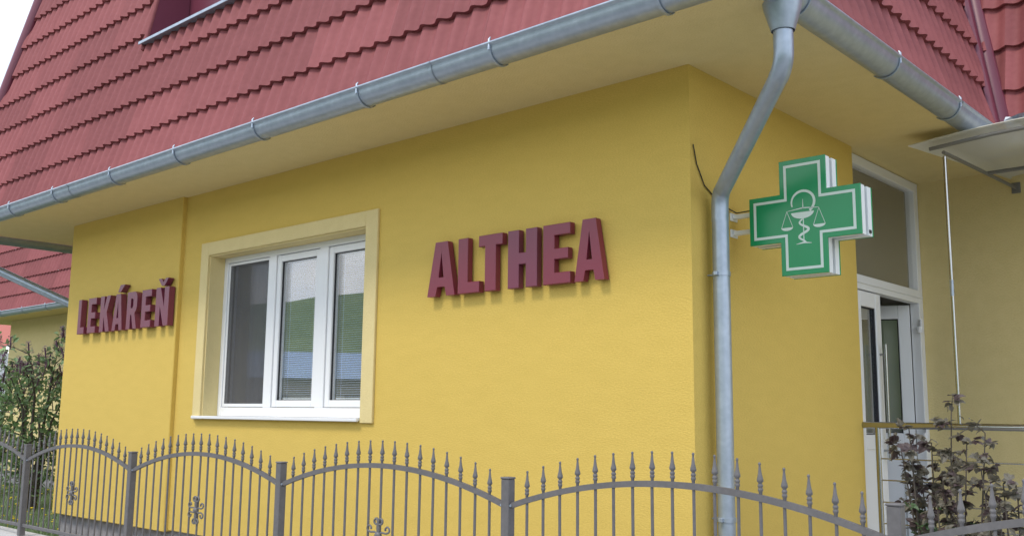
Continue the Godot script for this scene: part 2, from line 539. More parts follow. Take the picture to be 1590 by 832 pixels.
func make_roof() -> void:
	var roof := part("roof", house)
	var ct := cos(deg_to_rad(PITCH))
	var sn := sin(deg_to_rad(PITCH))
	var no_holes := func(sp): return sp
	# recess of the dormer in the front slope
	var hx0 := -5.03; var hx1 := -2.7; var hs := 1.21; var htop := 2.9
	var holes := func(spans):
		var out := []
		for q in spans:
			if q[3] <= hs or q[1] <= hx0 or q[0] >= hx1:
				out.append(q); continue
			if q[0] < hx0: out.append([q[0], hx0, q[2], q[3]])
			if q[1] > hx1: out.append([hx1, q[1], q[2], q[3]])
			if q[2] < hs: out.append([maxf(q[0], hx0), minf(q[1], hx1), q[2], hs])
		return out
	var z0 := 0.665; var y0 := 3.50; var bx := 0.735; var cx := -8.53; var rz := -2.76
	# front slope between its two hips
	tile_slope(roof, Vector3(0, y0, z0), Vector3.RIGHT, Vector3.BACK, cx, bx, 0.295, 8, func(s): return cx + s * ct, func(s): return bx - s * ct, holes, 1)
	# side slope from the corner hip to the valley (x runs towards -z here)
	tile_slope(roof, Vector3(bx, y0, 0), Vector3.FORWARD, Vector3.RIGHT, -z0, -rz + 0.9, 0.35, 8, func(s): return -z0 + s * ct, func(s): return -rz + s * ct, no_holes, 2)
	# right wing
	tile_slope(roof, Vector3(0, y0, rz), Vector3.RIGHT, Vector3.BACK, 0.0, 4.5, 0.33, 8, func(s): return bx - s * ct, func(_s): return 4.5, no_holes, 3)
	# left wing
	tile_slope(roof, Vector3(0, y0 - 0.02, -3.215), Vector3.RIGHT, Vector3.BACK, -20.0, cx, 0.31, 6, func(s): return -20.0 + s * ct, func(s): return cx + s * ct, no_holes, 4)
	# far end, only its lowest courses show from the street
	tile_slope(roof, Vector3(cx, y0, 0), Vector3.BACK, Vector3.LEFT, -3.22, z0, 0.30, 2, func(s): return -3.22 - s * ct, func(s): return z0 - s * ct, no_holes, 5)
	# plain backing under the sheets, closing the attic
	var H := 0.295 + MODULE * 7.0
	var top := y0 + H * sn
	var st := new_st()
	st.set_smooth_group(-1)
	var back := 0.012
	var f0 := Vector3(cx, y0, z0 - back); var f1 := Vector3(bx, y0, z0 - back)
	var hi0 := Vector3(cx + H * ct, top, z0 - back - H * ct); var hi1 := Vector3(bx - H * ct, top, z0 - back - H * ct)
	# front backing leaves the dormer recess open
	var at := func(x, s): return Vector3(x, y0 + s * sn, z0 - back - s * ct)
	quad(st, f0, at.call(cx + hs * ct, hs), at.call(bx - hs * ct, hs), f1)
	quad(st, at.call(cx + hs * ct, hs), hi0, at.call(hx0, H), at.call(hx0, hs))
	quad(st, at.call(hx1, hs), at.call(hx1, H), hi1, at.call(bx - hs * ct, hs))
	# side slopes
	var v0 := Vector3(bx - back, y0, rz); var v1 := Vector3(bx - back - H * ct, top, rz - H * ct)
	quad(st, Vector3(bx - back, y0, z0), Vector3(bx - back - H * ct, top, z0 - H * ct), v1, v0)
	quad(st, Vector3(bx - back, y0, rz - back), v1, Vector3(4.5, top, rz - back - H * ct), Vector3(4.5, y0, rz - back))
	quad(st, Vector3(cx, y0, z0), Vector3(cx, y0, -3.22), Vector3(cx + H * ct, top, -3.22 - H * ct), Vector3(cx + H * ct, top, z0 - H * ct))
	obj("roof_deck", st, M.roof_trim, roof)
	st = new_st()
	add_box(st, Vector3(cx + H * ct + 0.1, top - 0.05, -9), Vector3(bx - H * ct, top + 0.03, z0 - H * ct - 0.02))
	add_box(st, Vector3(bx - H * ct, top - 0.05, -9), Vector3(4.5, top + 0.03, rz - H * ct - 0.02))
	add_box(st, Vector3(-19.5, y0 + 1.7, -9), Vector3(cx, y0 + 1.76, -3.6))
	obj("roof_cap", st, M.roof_trim, roof)
	# hip trims
	var hd := Vector3(-ct, sn, -ct)
	st = new_st()
	add_tube(st, [Vector3(bx + 0.005, y0 - 0.02, z0 + 0.005), Vector3(bx, y0, z0) + hd * H], 0.05, 8)
	obj("hip_cap", st, M.roof_trim, roof)
	hd = Vector3(ct, sn, -ct)
	st = new_st()
	add_tube(st, [Vector3(cx - 0.02, y0 - 0.02, z0 + 0.04), Vector3(cx - 0.02, y0, z0 + 0.04) + hd * H], 0.06, 10)
	obj("hip_cap", st, M.roof_trim, roof)
	# valley: a folded channel with raised rims
	var vd := Vector3(-ct, sn, -ct).normalized()
	var vb := Vector3(bx + 0.02, y0 - 0.01, rz + 0.02)
	var vt := vb + vd * (H / sn)
	var ax := Vector3(0, 0, 1); var bz := Vector3(1, 0, 0)
	var prof := [ax * 0.15 + bz * 0.012, ax * 0.145 + bz * 0.045, ax * 0.10 + bz * 0.055, ax * 0.03 + bz * 0.03, bz * 0.03 + ax * 0.03, bz * 0.10 + ax * 0.055, bz * 0.105 + ax * 0.02]
	st = new_st()
	st.set_smooth_group(2)
	for k in prof.size() - 1:
		quad(st, vb + prof[k], vt + prof[k], vt + prof[k + 1], vb + prof[k + 1])
	obj("valley_flashing", st, M.roof_trim, roof)
	# crumpled pale sheet at the foot of the valley
	st = new_st()
	st.set_smooth_group(-1)
	var r := RandomNumberGenerator.new()
	r.seed = 8
	var rows := []
	for i in 5:
		var line := []
		for k in 6:
			line.append(vb + Vector3(0.06 + 0.05 * k + r.randfn(0, 0.012), -0.06 + 0.05 * i + r.randfn(0, 0.016), 0.06 + 0.012 * k + r.randfn(0, 0.02)))
		rows.append(line)
	for i in 4:
		for k in 5:
			quad(st, rows[i][k], rows[i + 1][k], rows[i + 1][k + 1], rows[i][k + 1])
	obj("crumpled_flashing", st, M.zinc, roof)
	# dormer recess: cheeks, back panels, apron
	var rec := part("dormer_recess", house)
	var depth := 0.34
	var pz0 := z0 - hs * ct - depth
	for x in [hx0, hx1]:
		st = new_st()
		st.set_smooth_group(-1)
		var a := Vector3(x, y0 + hs * sn, z0 - hs * ct + 0.03); var b := Vector3(x, top, z0 - H * ct + 0.03)
		quad(st, a, b, Vector3(x, top, pz0), Vector3(x, y0 + hs * sn, pz0))
		obj("cheek", st, M.roof_trim, rec)
	st = new_st()
	add_box(st, Vector3(hx0 - 0.035, y0 + hs * sn - 0.05, 0), Vector3(hx0 - 0.002, y0 + hs * sn + 0.04, 0.03))
	st = new_st()
	var tb := Vector3(hx0 - 0.02, y0 + (hs - 0.06) * sn, z0 - (hs - 0.06) * ct + 0.035)
	var tt := Vector3(hx0 - 0.02, top, z0 - H * ct + 0.035)
	add_tube(st, [tb, tt], 0.028, 4)
	obj("edge_trim", st, M.roof[0], rec)
	for k in 3:
		var w := (hx1 - hx0) / 3.0
		box("cladding_panel", Vector3(hx0 + w * k + 0.004, y0 + hs * sn, pz0 - 0.03), Vector3(hx0 + w * (k + 1) - 0.004, y0 + hs * sn + 0.16, pz0 + 0.004), M.roof_trim, rec, 0.003)
		box("cladding_panel", Vector3(hx0 + w * k + 0.004, y0 + hs * sn + 0.166, pz0 - 0.03), Vector3(hx0 + w * (k + 1) - 0.004, top, pz0), M.roof_trim, rec, 0.003)
	st = new_st()
	var ay := y0 + hs * sn
	var az := z0 - hs * ct
	add_box(st, Vector3(hx0 - 0.03, ay - 0.012, pz0), Vector3(hx1 + 0.03, ay + 0.002, az + 0.085), 0.002)
	add_box(st, Vector3(hx0 - 0.03, ay - 0.020, az + 0.085), Vector3(hx1 + 0.03, ay + 0.006, az + 0.095), 0.002)
	obj("apron", st, M.zinc, rec)

# ---------------------------------------------------------------- gutters and pipes
func add_gutter(st: SurfaceTool, a: Vector3, b: Vector3, out: Vector3, ma: float, mb: float, r := 0.078) -> void:
	# half-round channel from a to b; ma and mb shift the ends of outer points to make mitres
	var d := (b - a).normalized()
	var n := 14
	var pts := []
	for k in n + 1:
		var t := PI + PI * k / n
		pts.append([-cos(t), sin(t)])
	# inner edge first; front rim has a rolled bead
	var prof := []
	for p in pts: prof.append(Vector2(-p[0] * r, p[1] * r))
	for p in pts.duplicate(): pass
	var outer := []
	for p in prof: outer.append(p)
	# bead on the outer rim
	var rim := Vector2(r, 0)
	if prof[0].x > 0: outer.reverse()
	for k in 7:
		var t := -PI * 0.5 + PI * 1.6 * k / 6
		outer.append(rim + Vector2(0.005, 0.016) + Vector2(cos(t), sin(t)) * 0.010)
	st.set_smooth_group(4)
	for k in outer.size() - 1:
		var p: Vector2 = outer[k]; var q: Vector2 = outer[k + 1]
		var pa := a + out * p.x + Vector3.UP * p.y + d * (-ma * p.x)
		var pb := b + out * p.x + Vector3.UP * p.y + d * (mb * p.x)
		var qa := a + out * q.x + Vector3.UP * q.y + d * (-ma * q.x)
		var qb := b + out * q.x + Vector3.UP * q.y + d * (mb * q.x)
		quad(st, pa, pb, qb, qa)

func gutter_bracket(at: Vector3, along: Vector3, out: Vector3, parent: Node) -> void:
	var st := new_st()
	var n := 12
	var r := 0.0815
	st.set_smooth_group(-1)
	var w := along * 0.008
	var last := Vector3.ZERO
	for k in n + 1:
		var t := PI + PI * k / n
		var p := at + out * cos(t) * r + Vector3.UP * sin(t) * r
		if k > 0:
			quad(st, last - w, p - w, p + w, last + w)
			var o1 := (last - at).normalized() * 0.006; var o2 := (p - at).normalized() * 0.006
			quad(st, last - w + o1, last + w + o1, p + w + o2, p - w + o2)
			quad(st, last - w, last - w + o1, p - w + o2, p - w)
			quad(st, last + w, p + w, p + w + o2, last + w + o1)
		last = p
	var tip := at + out * (r + 0.002)
	var br := obj("bracket", st, M.zinc, parent)
	st = new_st()
	add_tube(st, [tip - Vector3.UP * 0.02, tip + Vector3.UP * 0.035, tip + Vector3.UP * 0.05 - out * 0.008], [0.008, 0.008, 0.004], 6)
	var hk := obj("bracket", st, M.zinc, parent)
	hk.set_meta("label", "bright hooked end of the strap")

func make_gutters() -> void:
	var y := 3.49
	var zc := 0.672; var xc := 0.725; var cl := -8.555; var zr := -2.76
	var st := new_st()
	var g := part("gutter", house)
	add_gutter(st, Vector3(cl, y, zc), Vector3(xc, y, zc), Vector3.BACK, 1.0, 1.0)
	obj("channel", st, M.zinc, g)
	for x in [-8.0, -6.96, -6.01, -4.94, -3.93, -2.90, -1.81, -0.73, 0.30]:
		gutter_bracket(Vector3(x, y, zc), Vector3.RIGHT, Vector3.BACK, g)
	for x in [-5.72, -1.2]:
		st = new_st()
		add_gutter(st, Vector3(x - 0.002, y - 0.0015, zc + 0.0015), Vector3(x + 0.03, y - 0.0015, zc + 0.0015), Vector3.BACK, 0, 0, 0.0795)
		obj("sleeve", st, M.zinc, g)
	g = part("gutter", house)
	st = new_st()
	add_gutter(st, Vector3(xc, y, zc), Vector3(xc, y, zr), Vector3.RIGHT, 1.0, -1.0)
	obj("channel", st, M.zinc, g)
	for z in [0.26, -0.81, -1.785]:
		gutter_bracket(Vector3(xc, y, z), Vector3.FORWARD, Vector3.RIGHT, g)
	st = new_st()
	add_gutter(st, Vector3(xc + 0.0015, y - 0.0015, -1.80), Vector3(xc + 0.0015, y - 0.0015, -1.84), Vector3.RIGHT, 0, 0, 0.0795)
	obj("sleeve", st, M.zinc, g)
	g = part("gutter", house)
	st = new_st()
	add_gutter(st, Vector3(xc, y, zr), Vector3(4.5, y, zr), Vector3.BACK, -1.0, 0)
	obj("channel", st, M.zinc, g)
	g = part("gutter", house)
	st = new_st()
	add_gutter(st, Vector3(cl - 0.07, y - 0.03, -3.22), Vector3(cl - 0.07, y - 0.03, zc), Vector3.LEFT, -1.0, 1.0)
	obj("channel", st, M.zinc, g)
	g = part("gutter", house)
	st = new_st()
	add_gutter(st, Vector3(-20.0, y - 0.02, -3.22), Vector3(cl, y - 0.02, -3.22), Vector3.BACK, 0, -1.0)
	obj("channel", st, M.zinc, g)
	for k in 11:
		gutter_bracket(Vector3(-19.6 + k * 1.03, y - 0.02, -3.22), Vector3.RIGHT, Vector3.BACK, g)

	# corner downpipe: funnel, swan neck, straight run on the side wall
	var dp := part("downpipe", house)
	st = new_st()
	var hz := 0.385; var hx := 0.725
	add_tube(st, [Vector3(hx, 3.435, hz), Vector3(hx, 3.40, hz), Vector3(hx, 3.30, hz)], [0.088, 0.082, 0.052], 20, false)
	obj("funnel", st, M.zinc, dp)
	st = new_st()
	var p0 := Vector3(hx, 3.305, hz)
	var pts := [p0]
	# rounded upper elbow
	var e0 := Vector3(hx, 3.20, hz); var dirn := (Vector3(0.08, 2.745, -0.155) - Vector3(0.685, 3.10, 0.36)).normalized()
	for k in 7:
		var t := k / 6.0
		var a := e0; var b := Vector3(hx - 0.005, 3.135, hz - 0.004); var c := b + dirn * 0.07
		pts.append(a.lerp(b, t).lerp(b.lerp(c, t), t))
	add_tube(st, pts, 0.0445, 20)
	obj("elbow", st, M.zinc, dp)
	st = new_st()
	var d0: Vector3 = pts[-1] - dirn * 0.006
	var d1 := Vector3(0.105, 2.755, -0.135)
	add_tube(st, [d0, d1], 0.043, 20)
	obj("slanted_pipe", st, M.zinc, dp)
	st = new_st()
	pts = []
	var q1 := Vector3(0.08, 2.735, -0.155)
	for k in 6:
		var t := k / 5.0
		var a := d1 - (d1 - d0).normalized() * 0.0; var b := q1; var c := Vector3(0.08, 2.67, -0.155)
		pts.append(a.lerp(b, t).lerp(b.lerp(c, t), t))
	pts.append(Vector3(0.08, 2.60, -0.155))
	add_tube(st, pts, 0.0445, 20)
	obj("elbow", st, M.zinc, dp)
	st = new_st()
	add_tube(st, [Vector3(0.08, 2.61, -0.155), Vector3(0.08, 0.02, -0.155)], 0.0432, 24)
	obj("straight_pipe", st, M.zinc, dp)
	for cy in [2.325, 1.095]:
		st = new_st()
		add_tube(st, [Vector3(0.08, cy - 0.011, -0.155), Vector3(0.08, cy + 0.011, -0.155)], 0.047, 24)
		add_tube(st, [Vector3(-0.01, cy, -0.155), Vector3(0.045, cy, -0.155)], 0.005, 6)
		add_box(st, Vector3(0.07, cy - 0.01, -0.112), Vector3(0.09, cy + 0.01, -0.09), 0.002)
		add_box(st, Vector3(0.07, cy - 0.01, -0.22), Vector3(0.09, cy + 0.01, -0.198), 0.002)
		obj("clamp", st, M.zinc, dp)
	# slanting pipe at the far end
	dp = part("downpipe", house)
	st = new_st()
	add_tube(st, [Vector3(-8.72, 3.44, 0.6), Vector3(-8.72, 3.30, 0.6), Vector3(-8.69, 3.25, 0.57), Vector3(-7.30, 2.39, -0.79), Vector3(-7.22, 2.30, -0.85), Vector3(-7.22, 0.0, -0.85)], 0.046, 14)
	obj("slanted_pipe", st, M.zinc, dp)

# ---------------------------------------------------------------- window
func make_window() -> void:
	var w := part("window", house)
	w.set_meta("label", "three-light white plastic window in a cream painted surround")
	# raised painted band on three sides
	var s := part("window_surround", house)
	box("band", Vector3(-4.725, 1.532, 0.0), Vector3(-4.61, 2.985, 0.02), M.cream, s, 0.003)
	box("band", Vector3(-2.585, 1.532, 0.0), Vector3(-2.457, 2.985, 0.02), M.cream, s, 0.003)
	box("band", Vector3(-4.61, 2.877, 0.0), Vector3(-2.585, 2.985, 0.0195), M.cream, s, 0.003)
	# painted reveals
	box("reveal", Vector3(-4.612, 1.545, -0.2), Vector3(-4.597, 2.877, 0.001), M.cream, s)
	box("reveal", Vector3(-2.589, 1.545, -0.2), Vector3(-2.577, 2.877, 0.001), M.cream, s)
	box("reveal", Vector3(-4.597, 2.866, -0.2), Vector3(-2.589, 2.879, 0.001), M.cream, s)
	# sill
	var st := new_st()
	add_box(st, Vector3(-4.60, 1.548, -0.13), Vector3(-2.59, 1.562, 0.03))
	add_box(st, Vector3(-4.70, 1.540, 0.022), Vector3(-2.588, 1.564, 0.046), 0.004)
	obj("sill", st, M.pvc, w)
	var zf := -0.13     # front of the outer frame
	var x0 := -4.596; var x1 := -2.59; var y0 := 1.563; var y1 := 2.866
	st = new_st()
	var ob := 0.052
	add_box(st, Vector3(x0, y0, zf - 0.07), Vector3(x0 + ob, y1, zf), 0.003)
	add_box(st, Vector3(x1 - ob, y0, zf - 0.07), Vector3(x1, y1, zf), 0.003)
	add_box(st, Vector3(x0 + ob, y1 - 0.045, zf - 0.07), Vector3(x1 - ob, y1, zf - 0.001), 0.003)
	add_box(st, Vector3(x0 + ob, y0, zf - 0.07), Vector3(x1 - ob, y0 + 0.07, zf - 0.001), 0.003)
	# two mullions
	add_box(st, Vector3(-3.955, y0 + 0.07, zf - 0.07), Vector3(-3.855, y1 - 0.045, zf - 0.002), 0.003)
	add_box(st, Vector3(-3.295, y0 + 0.07, zf - 0.07), Vector3(-3.195, y1 - 0.045, zf - 0.002), 0.003)
	obj("frame", st, M.pvc, w)
	var lights := [[-4.544, -3.955, false], [-3.855, -3.295, true], [-3.195, -2.642, true]]
	for k in 3:
		var a: float = lights[k][0]; var b: float = lights[k][1]
		var yb := y0 + 0.07; var yt := y1 - 0.045
		var sw := 0.055 if lights[k][2] else 0.02
		var zs := zf - 0.012 if lights[k][2] else zf - 0.03
		st = new_st()
		add_box(st, Vector3(a + 0.004, yb + 0.004, zs - 0.06), Vector3(a + sw, yt - 0.004, zs), 0.004)
		add_box(st, Vector3(b - sw, yb + 0.004, zs - 0.06), Vector3(b - 0.004, yt - 0.004, zs), 0.004)
		add_box(st, Vector3(a + sw, yb + 0.004, zs - 0.06), Vector3(b - sw, yb + sw, zs - 0.001), 0.004)
		add_box(st, Vector3(a + sw, yt - sw, zs - 0.06), Vector3(b - sw, yt - 0.004, zs - 0.001), 0.004)
		obj("sash", st, M.pvc, w)
		st = new_st()
		var gx := 0.004
		for e in [[a + sw, a + sw + gx, yb + sw, yt - sw], [b - sw - gx, b - sw, yb + sw, yt - sw], [a + sw, b - sw, yb + sw, yb + sw + gx], [a + sw, b - sw, yt - sw - gx, yt - sw]]:
			add_box(st, Vector3(e[0], e[2], zs - 0.03), Vector3(e[1], e[3], zs - 0.015))
		obj("gasket", st, M.gasket, w)
		box("pane", Vector3(a + sw + 0.004, yb + sw + 0.004, zs - 0.03), Vector3(b - sw - 0.004, yt - sw - 0.004, zs - 0.026), M.glass, w)
		box("pane", Vector3(a + sw + 0.004, yb + sw + 0.004, zs - 0.046), Vector3(b - sw - 0.004, yt - sw - 0.004, zs - 0.042), M.glass, w)
		box("pane", Vector3(a + sw + 0.004, yb + sw + 0.004, zs - 0.058), Vector3(b - sw - 0.004, yt - sw - 0.004, zs - 0.054), M.glass, w)  # third pane, added to strengthen the reflection
		if not lights[k][2]:
			# insect screen in front of the first light
			var sc := box("insect_screen", Vector3(a + 0.03, yb + 0.03, zf - 0.012), Vector3(b - 0.012, yt - 0.025, zf - 0.0105), M.screen_mesh, w)
			sc.set_meta("label", "grey insect screen mesh")
			st = new_st()
			add_box(st, Vector3(a + 0.004, yb + 0.004, zf - 0.02), Vector3(a + 0.03, yt - 0.004, zf - 0.008), 0.003)
			add_box(st, Vector3(b - 0.012, yb + 0.004, zf - 0.02), Vector3(b - 0.002, yt - 0.004, zf - 0.008), 0.003)
			add_box(st, Vector3(a + 0.03, yb + 0.004, zf - 0.02), Vector3(b - 0.012, yb + 0.03, zf - 0.009), 0.003)
			add_box(st, Vector3(a + 0.03, yt - 0.025, zf - 0.02), Vector3(b - 0.012, yt - 0.004, zf - 0.009), 0.003)
			obj("screen_frame", st, M.pvc, w)
	# venetian blinds hang behind the second and third lights
	var slat_mesh := {}
	for k in [1, 2]:
		var a: float = lights[k][0] + 0.07; var b: float = lights[k][1] - 0.07
		var words: String = ["", "pale venetian blind hanging in the middle light of the white window", "pale venetian blind in the window light closest to the six letter sign"][k]
		var v := thing("venetian_blind", words, "blind", "blinds in the three-light window")
		v.position = Vector3((a + b) * 0.5, 0, zf - 0.075)
		var wd := b - a
		var st2 := new_st()
		add_box(st2, Vector3(-wd / 2, 2.755, -0.014), Vector3(wd / 2, 2.785, 0.014), 0.003)
		obj("head_rail", st2, M.slat, v)
		st2 = new_st()
		add_box(st2, Vector3(-wd / 2, 1.695, -0.010), Vector3(wd / 2, 1.707, 0.010), 0.002)
		obj("bottom_rail", st2, M.slat, v)
		st2 = new_st()
		st2.set_smooth_group(1)
		for q in 4:
			var t0 := -1.0 + q * 0.5; var t1 := t0 + 0.5
			var f := func(t): return Vector3(0, 0.0014 * (1 - t * t) - t * 0.0016, t * 0.0078)
			var u0: Vector3 = f.call(t0); var u1: Vector3 = f.call(t1)
			var X := Vector3(wd / 2, 0, 0)
			quad(st2, u0 - X, u1 - X, u1 + X, u0 + X)
			var dn := Vector3(0, -0.0006, 0)
			quad(st2, u0 - X + dn, u0 + X + dn, u1 + X + dn, u1 - X + dn)
		var sm := done(st2)
		var yy := 1.716
		while yy < 2.75:
			var o := put("slat", sm, M.slat, v)
			o.position = Vector3(0, yy, 0)
			yy += 0.0165
		for cx in [-wd * 0.36, wd * 0.36]:
			st2 = new_st()
			add_tube(st2, [Vector3(cx, 1.70, 0.0105), Vector3(cx, 2.76, 0.0105)], 0.0012, 5)
			obj("cord", st2, M.pvc, v)
	# things in the room
	var c := thing("curtain", "grey brown curtain bunched behind the screened window light", "curtain")
	st = new_st()
	st.set_smooth_group(1)
	var last := Vector3.ZERO
	for k in 41:
		var x := -4.60 + 0.36 * k / 40.0
		var p := Vector3(x, 0, -0.42 + 0.025 * sin(k * 1.25) + 0.01 * sin(k * 0.4))
		if k > 0:
			quad(st, last + Vector3(0, 0.75, 0), last + Vector3(0, 3.0, 0), p + Vector3(0, 3.0, 0), p + Vector3(0, 0.75, 0))
		last = p
	obj("drape", st, M.curtain, c)
	st = new_st()
	add_tube(st, [Vector3(-4.75, 3.0, -0.42), Vector3(-2.4, 3.0, -0.42)], 0.012, 8)
	obj("rod", st, M.tube_grey, c)

# ---------------------------------------------------------------- entrance
func make_door() -> void:
	var d := part("door", house)
	d.set_meta("label", "white glazed double door, one leaf standing open inwards, under a fanlight")
	var xf := -0.05
	var za := -2.10; var zb := -3.45
	var st := new_st()
	add_box(st, Vector3(xf - 0.07, 0.55, za - 0.06), Vector3(xf, 3.425, za), 0.003)
	add_box(st, Vector3(xf - 0.07, 0.55, zb + 0.002), Vector3(xf, 3.425, zb + 0.085), 0.003)
	add_box(st, Vector3(xf - 0.07, 3.355, zb + 0.075), Vector3(xf - 0.001, 3.425, za - 0.06), 0.003)
	add_box(st, Vector3(xf - 0.07, 2.475, zb + 0.075), Vector3(xf - 0.001, 2.575, za - 0.06), 0.003)
	add_box(st, Vector3(xf - 0.002, 2.515, zb + 0.03), Vector3(xf + 0.012, 2.527, za - 0.02), 0.002)
	obj("frame", st, M.pvc, d)
	box("pane", Vector3(xf - 0.04, 2.575, zb + 0.075), Vector3(xf - 0.034, 3.355, za - 0.06), M.glass, d)
	box("added_board", Vector3(xf - 0.11, 2.50, zb + 0.003), Vector3(xf - 0.075, 3.428, za - 0.002), mat(lin(0.17, 0.155, 0.125), 0.9), d)  # added panel; its grey olive gives the fanlight glass an even dull tone
	# closed leaf nearer the corner
	var l := part("leaf", d)
	leaf(l, 0.43)
	l.position = Vector3(xf - 0.03, 0.56, za - 0.063)
	# open leaf hung on the far jamb
	l = part("leaf", d)
	leaf(l, 0.80)
	l.position = Vector3(xf - 0.075, 0.56, zb + 0.08)
	l.rotation.y = deg_to_rad(180.0 - 68.0) 
	for y in [2.30, 1.5, 0.8]:
		st = new_st()
		add_tube(st, [Vector3(xf + 0.008, y - 0.05, zb + 0.095), Vector3(xf + 0.008, y + 0.05, zb + 0.095)], 0.011, 8)
		add_box(st, Vector3(xf - 0.01, y - 0.055, zb + 0.10), Vector3(xf + 0.008, y - 0.005, zb + 0.125), 0.002)
		obj("hinge", st, M.pvc, d)

# one glazed leaf of width w, hung at z = 0 and reaching to z = -w
func leaf(p: Node3D, w: float) -> void:
	var st := new_st()
	var t := 0.03
	add_box(st, Vector3(-t, 0, -0.09), Vector3(t, 1.905, -0.004), 0.004)
	add_box(st, Vector3(-t, 0, -w), Vector3(t, 1.905, -w + 0.09), 0.004)
	add_box(st, Vector3(-t, 1.80, -w + 0.09), Vector3(t - 0.001, 1.905, -0.09), 0.004)
	add_box(st, Vector3(-t, 0.83, -w + 0.09), Vector3(t - 0.001, 0.93, -0.09), 0.004)
	add_box(st, Vector3(-t, 0, -w + 0.09), Vector3(t - 0.001, 0.12, -0.09), 0.004)
	add_box(st, Vector3(-t + 0.015, 0.12, -w + 0.09), Vector3(t - 0.014, 0.83, -0.09))
	var rails := obj("rails", st, M.pvc, p)
	st = new_st()
	for e in [[-w + 0.09, -w + 0.096], [-0.096, -0.09]]:
		add_box(st, Vector3(-0.012, 0.93, e[0]), Vector3(0.02, 1.80, e[1]))
	add_box(st, Vector3(-0.012, 0.93, -w + 0.096), Vector3(0.02, 0.936, -0.096))
	add_box(st, Vector3(-0.012, 1.794, -w + 0.096), Vector3(0.02, 1.80, -0.096))
	obj("gasket", st, M.gasket, p)
	box("pane", Vector3(-0.004, 0.936, -w + 0.096), Vector3(0.004, 1.794, -0.096), M.glass, p)
	st = new_st()
	add_tube(st, [Vector3(t + 0.04, 0.75, -w + 0.05), Vector3(t + 0.04, 1.55, -w + 0.05)], 0.011, 8)
	for y in [0.82, 1.48]:
		add_tube(st, [Vector3(t, y, -w + 0.05), Vector3(t + 0.04, y, -w + 0.05)], 0.008, 6)
	obj("handle", st, M.steel, p)

# ---------------------------------------------------------------- lettering
func glyph(ch: String) -> Array:
	# outlines in a box of width 1 and height 1; every outline is one closed stroke shape
	match ch:
		"L": return [[[0, 0], [1, 0], [1, 0.2], [0.46, 0.2], [0.46, 1], [0, 1]]]
		"T": return [[[0.27, 0], [0.73, 0], [0.73, 0.8], [1, 0.8], [1, 1], [0, 1], [0, 0.8], [0.27, 0.8]]]
		"H": return [[[0, 0], [0.38, 0], [0.38, 0.40], [0.62, 0.40], [0.62, 0], [1, 0], [1, 1], [0.62, 1], [0.62, 0.60], [0.38, 0.60], [0.38, 1], [0, 1]]]
		"E": return [[[0, 0], [1, 0], [1, 0.19], [0.42, 0.19], [0.42, 0.41], [0.92, 0.41], [0.92, 0.59], [0.42, 0.59], [0.42, 0.81], [1, 0.81], [1, 1], [0, 1]]]
		"K": return [[[0, 0], [0.38, 0], [0.38, 0.42], [0.62, 0], [1, 0], [0.66, 0.54], [0.98, 1], [0.62, 1], [0.38, 0.62], [0.38, 1], [0, 1]]]
		"N": return [[[0, 0], [0.34, 0], [0.34, 0.52], [0.66, 0], [1, 0], [1, 1], [0.66, 1], [0.66, 0.48], [0.34, 1], [0, 1]]]
		"A": return [[[0, 0], [0.30, 0], [0.36, 0.17], [0.64, 0.17], [0.70, 0], [1, 0], [0.72, 1], [0.501, 1], [0.501, 0.80], [0.595, 0.34], [0.405, 0.34], [0.499, 0.80], [0.499, 1], [0.28, 1]]]
		"R": return [[[0, 0], [0.36, 0], [0.36, 0.38], [0.46, 0.38], [0.66, 0], [1, 0], [0.76, 0.42], [0.90, 0.50], [0.96, 0.60], [0.96, 0.84], [0.88, 0.95], [0.72, 1], [0.401, 1], [0.401, 0.82], [0.54, 0.82], [0.60, 0.76], [0.60, 0.62], [0.54, 0.56], [0.36, 0.56], [0.36, 0.82], [0.399, 0.82], [0.399, 1], [0, 1]]]
	return []

func letter(parent: Node3D, ch: String, x0: float, x1: float, y0: float, y1: float, z0: float, z1: float, m: Material) -> MeshInstance3D:
	var st := new_st()
	for g in glyph(ch):
		var p := PackedVector2Array()
		for q in g:
			p.append(Vector2(lerpf(x0, x1, q[0]), lerpf(y0, y1, q[1])))
		add_prism(st, p, z0, z1, 0.003 if not (ch in ["A", "R"]) else 0.0)
	return obj("letter", st, m, parent)

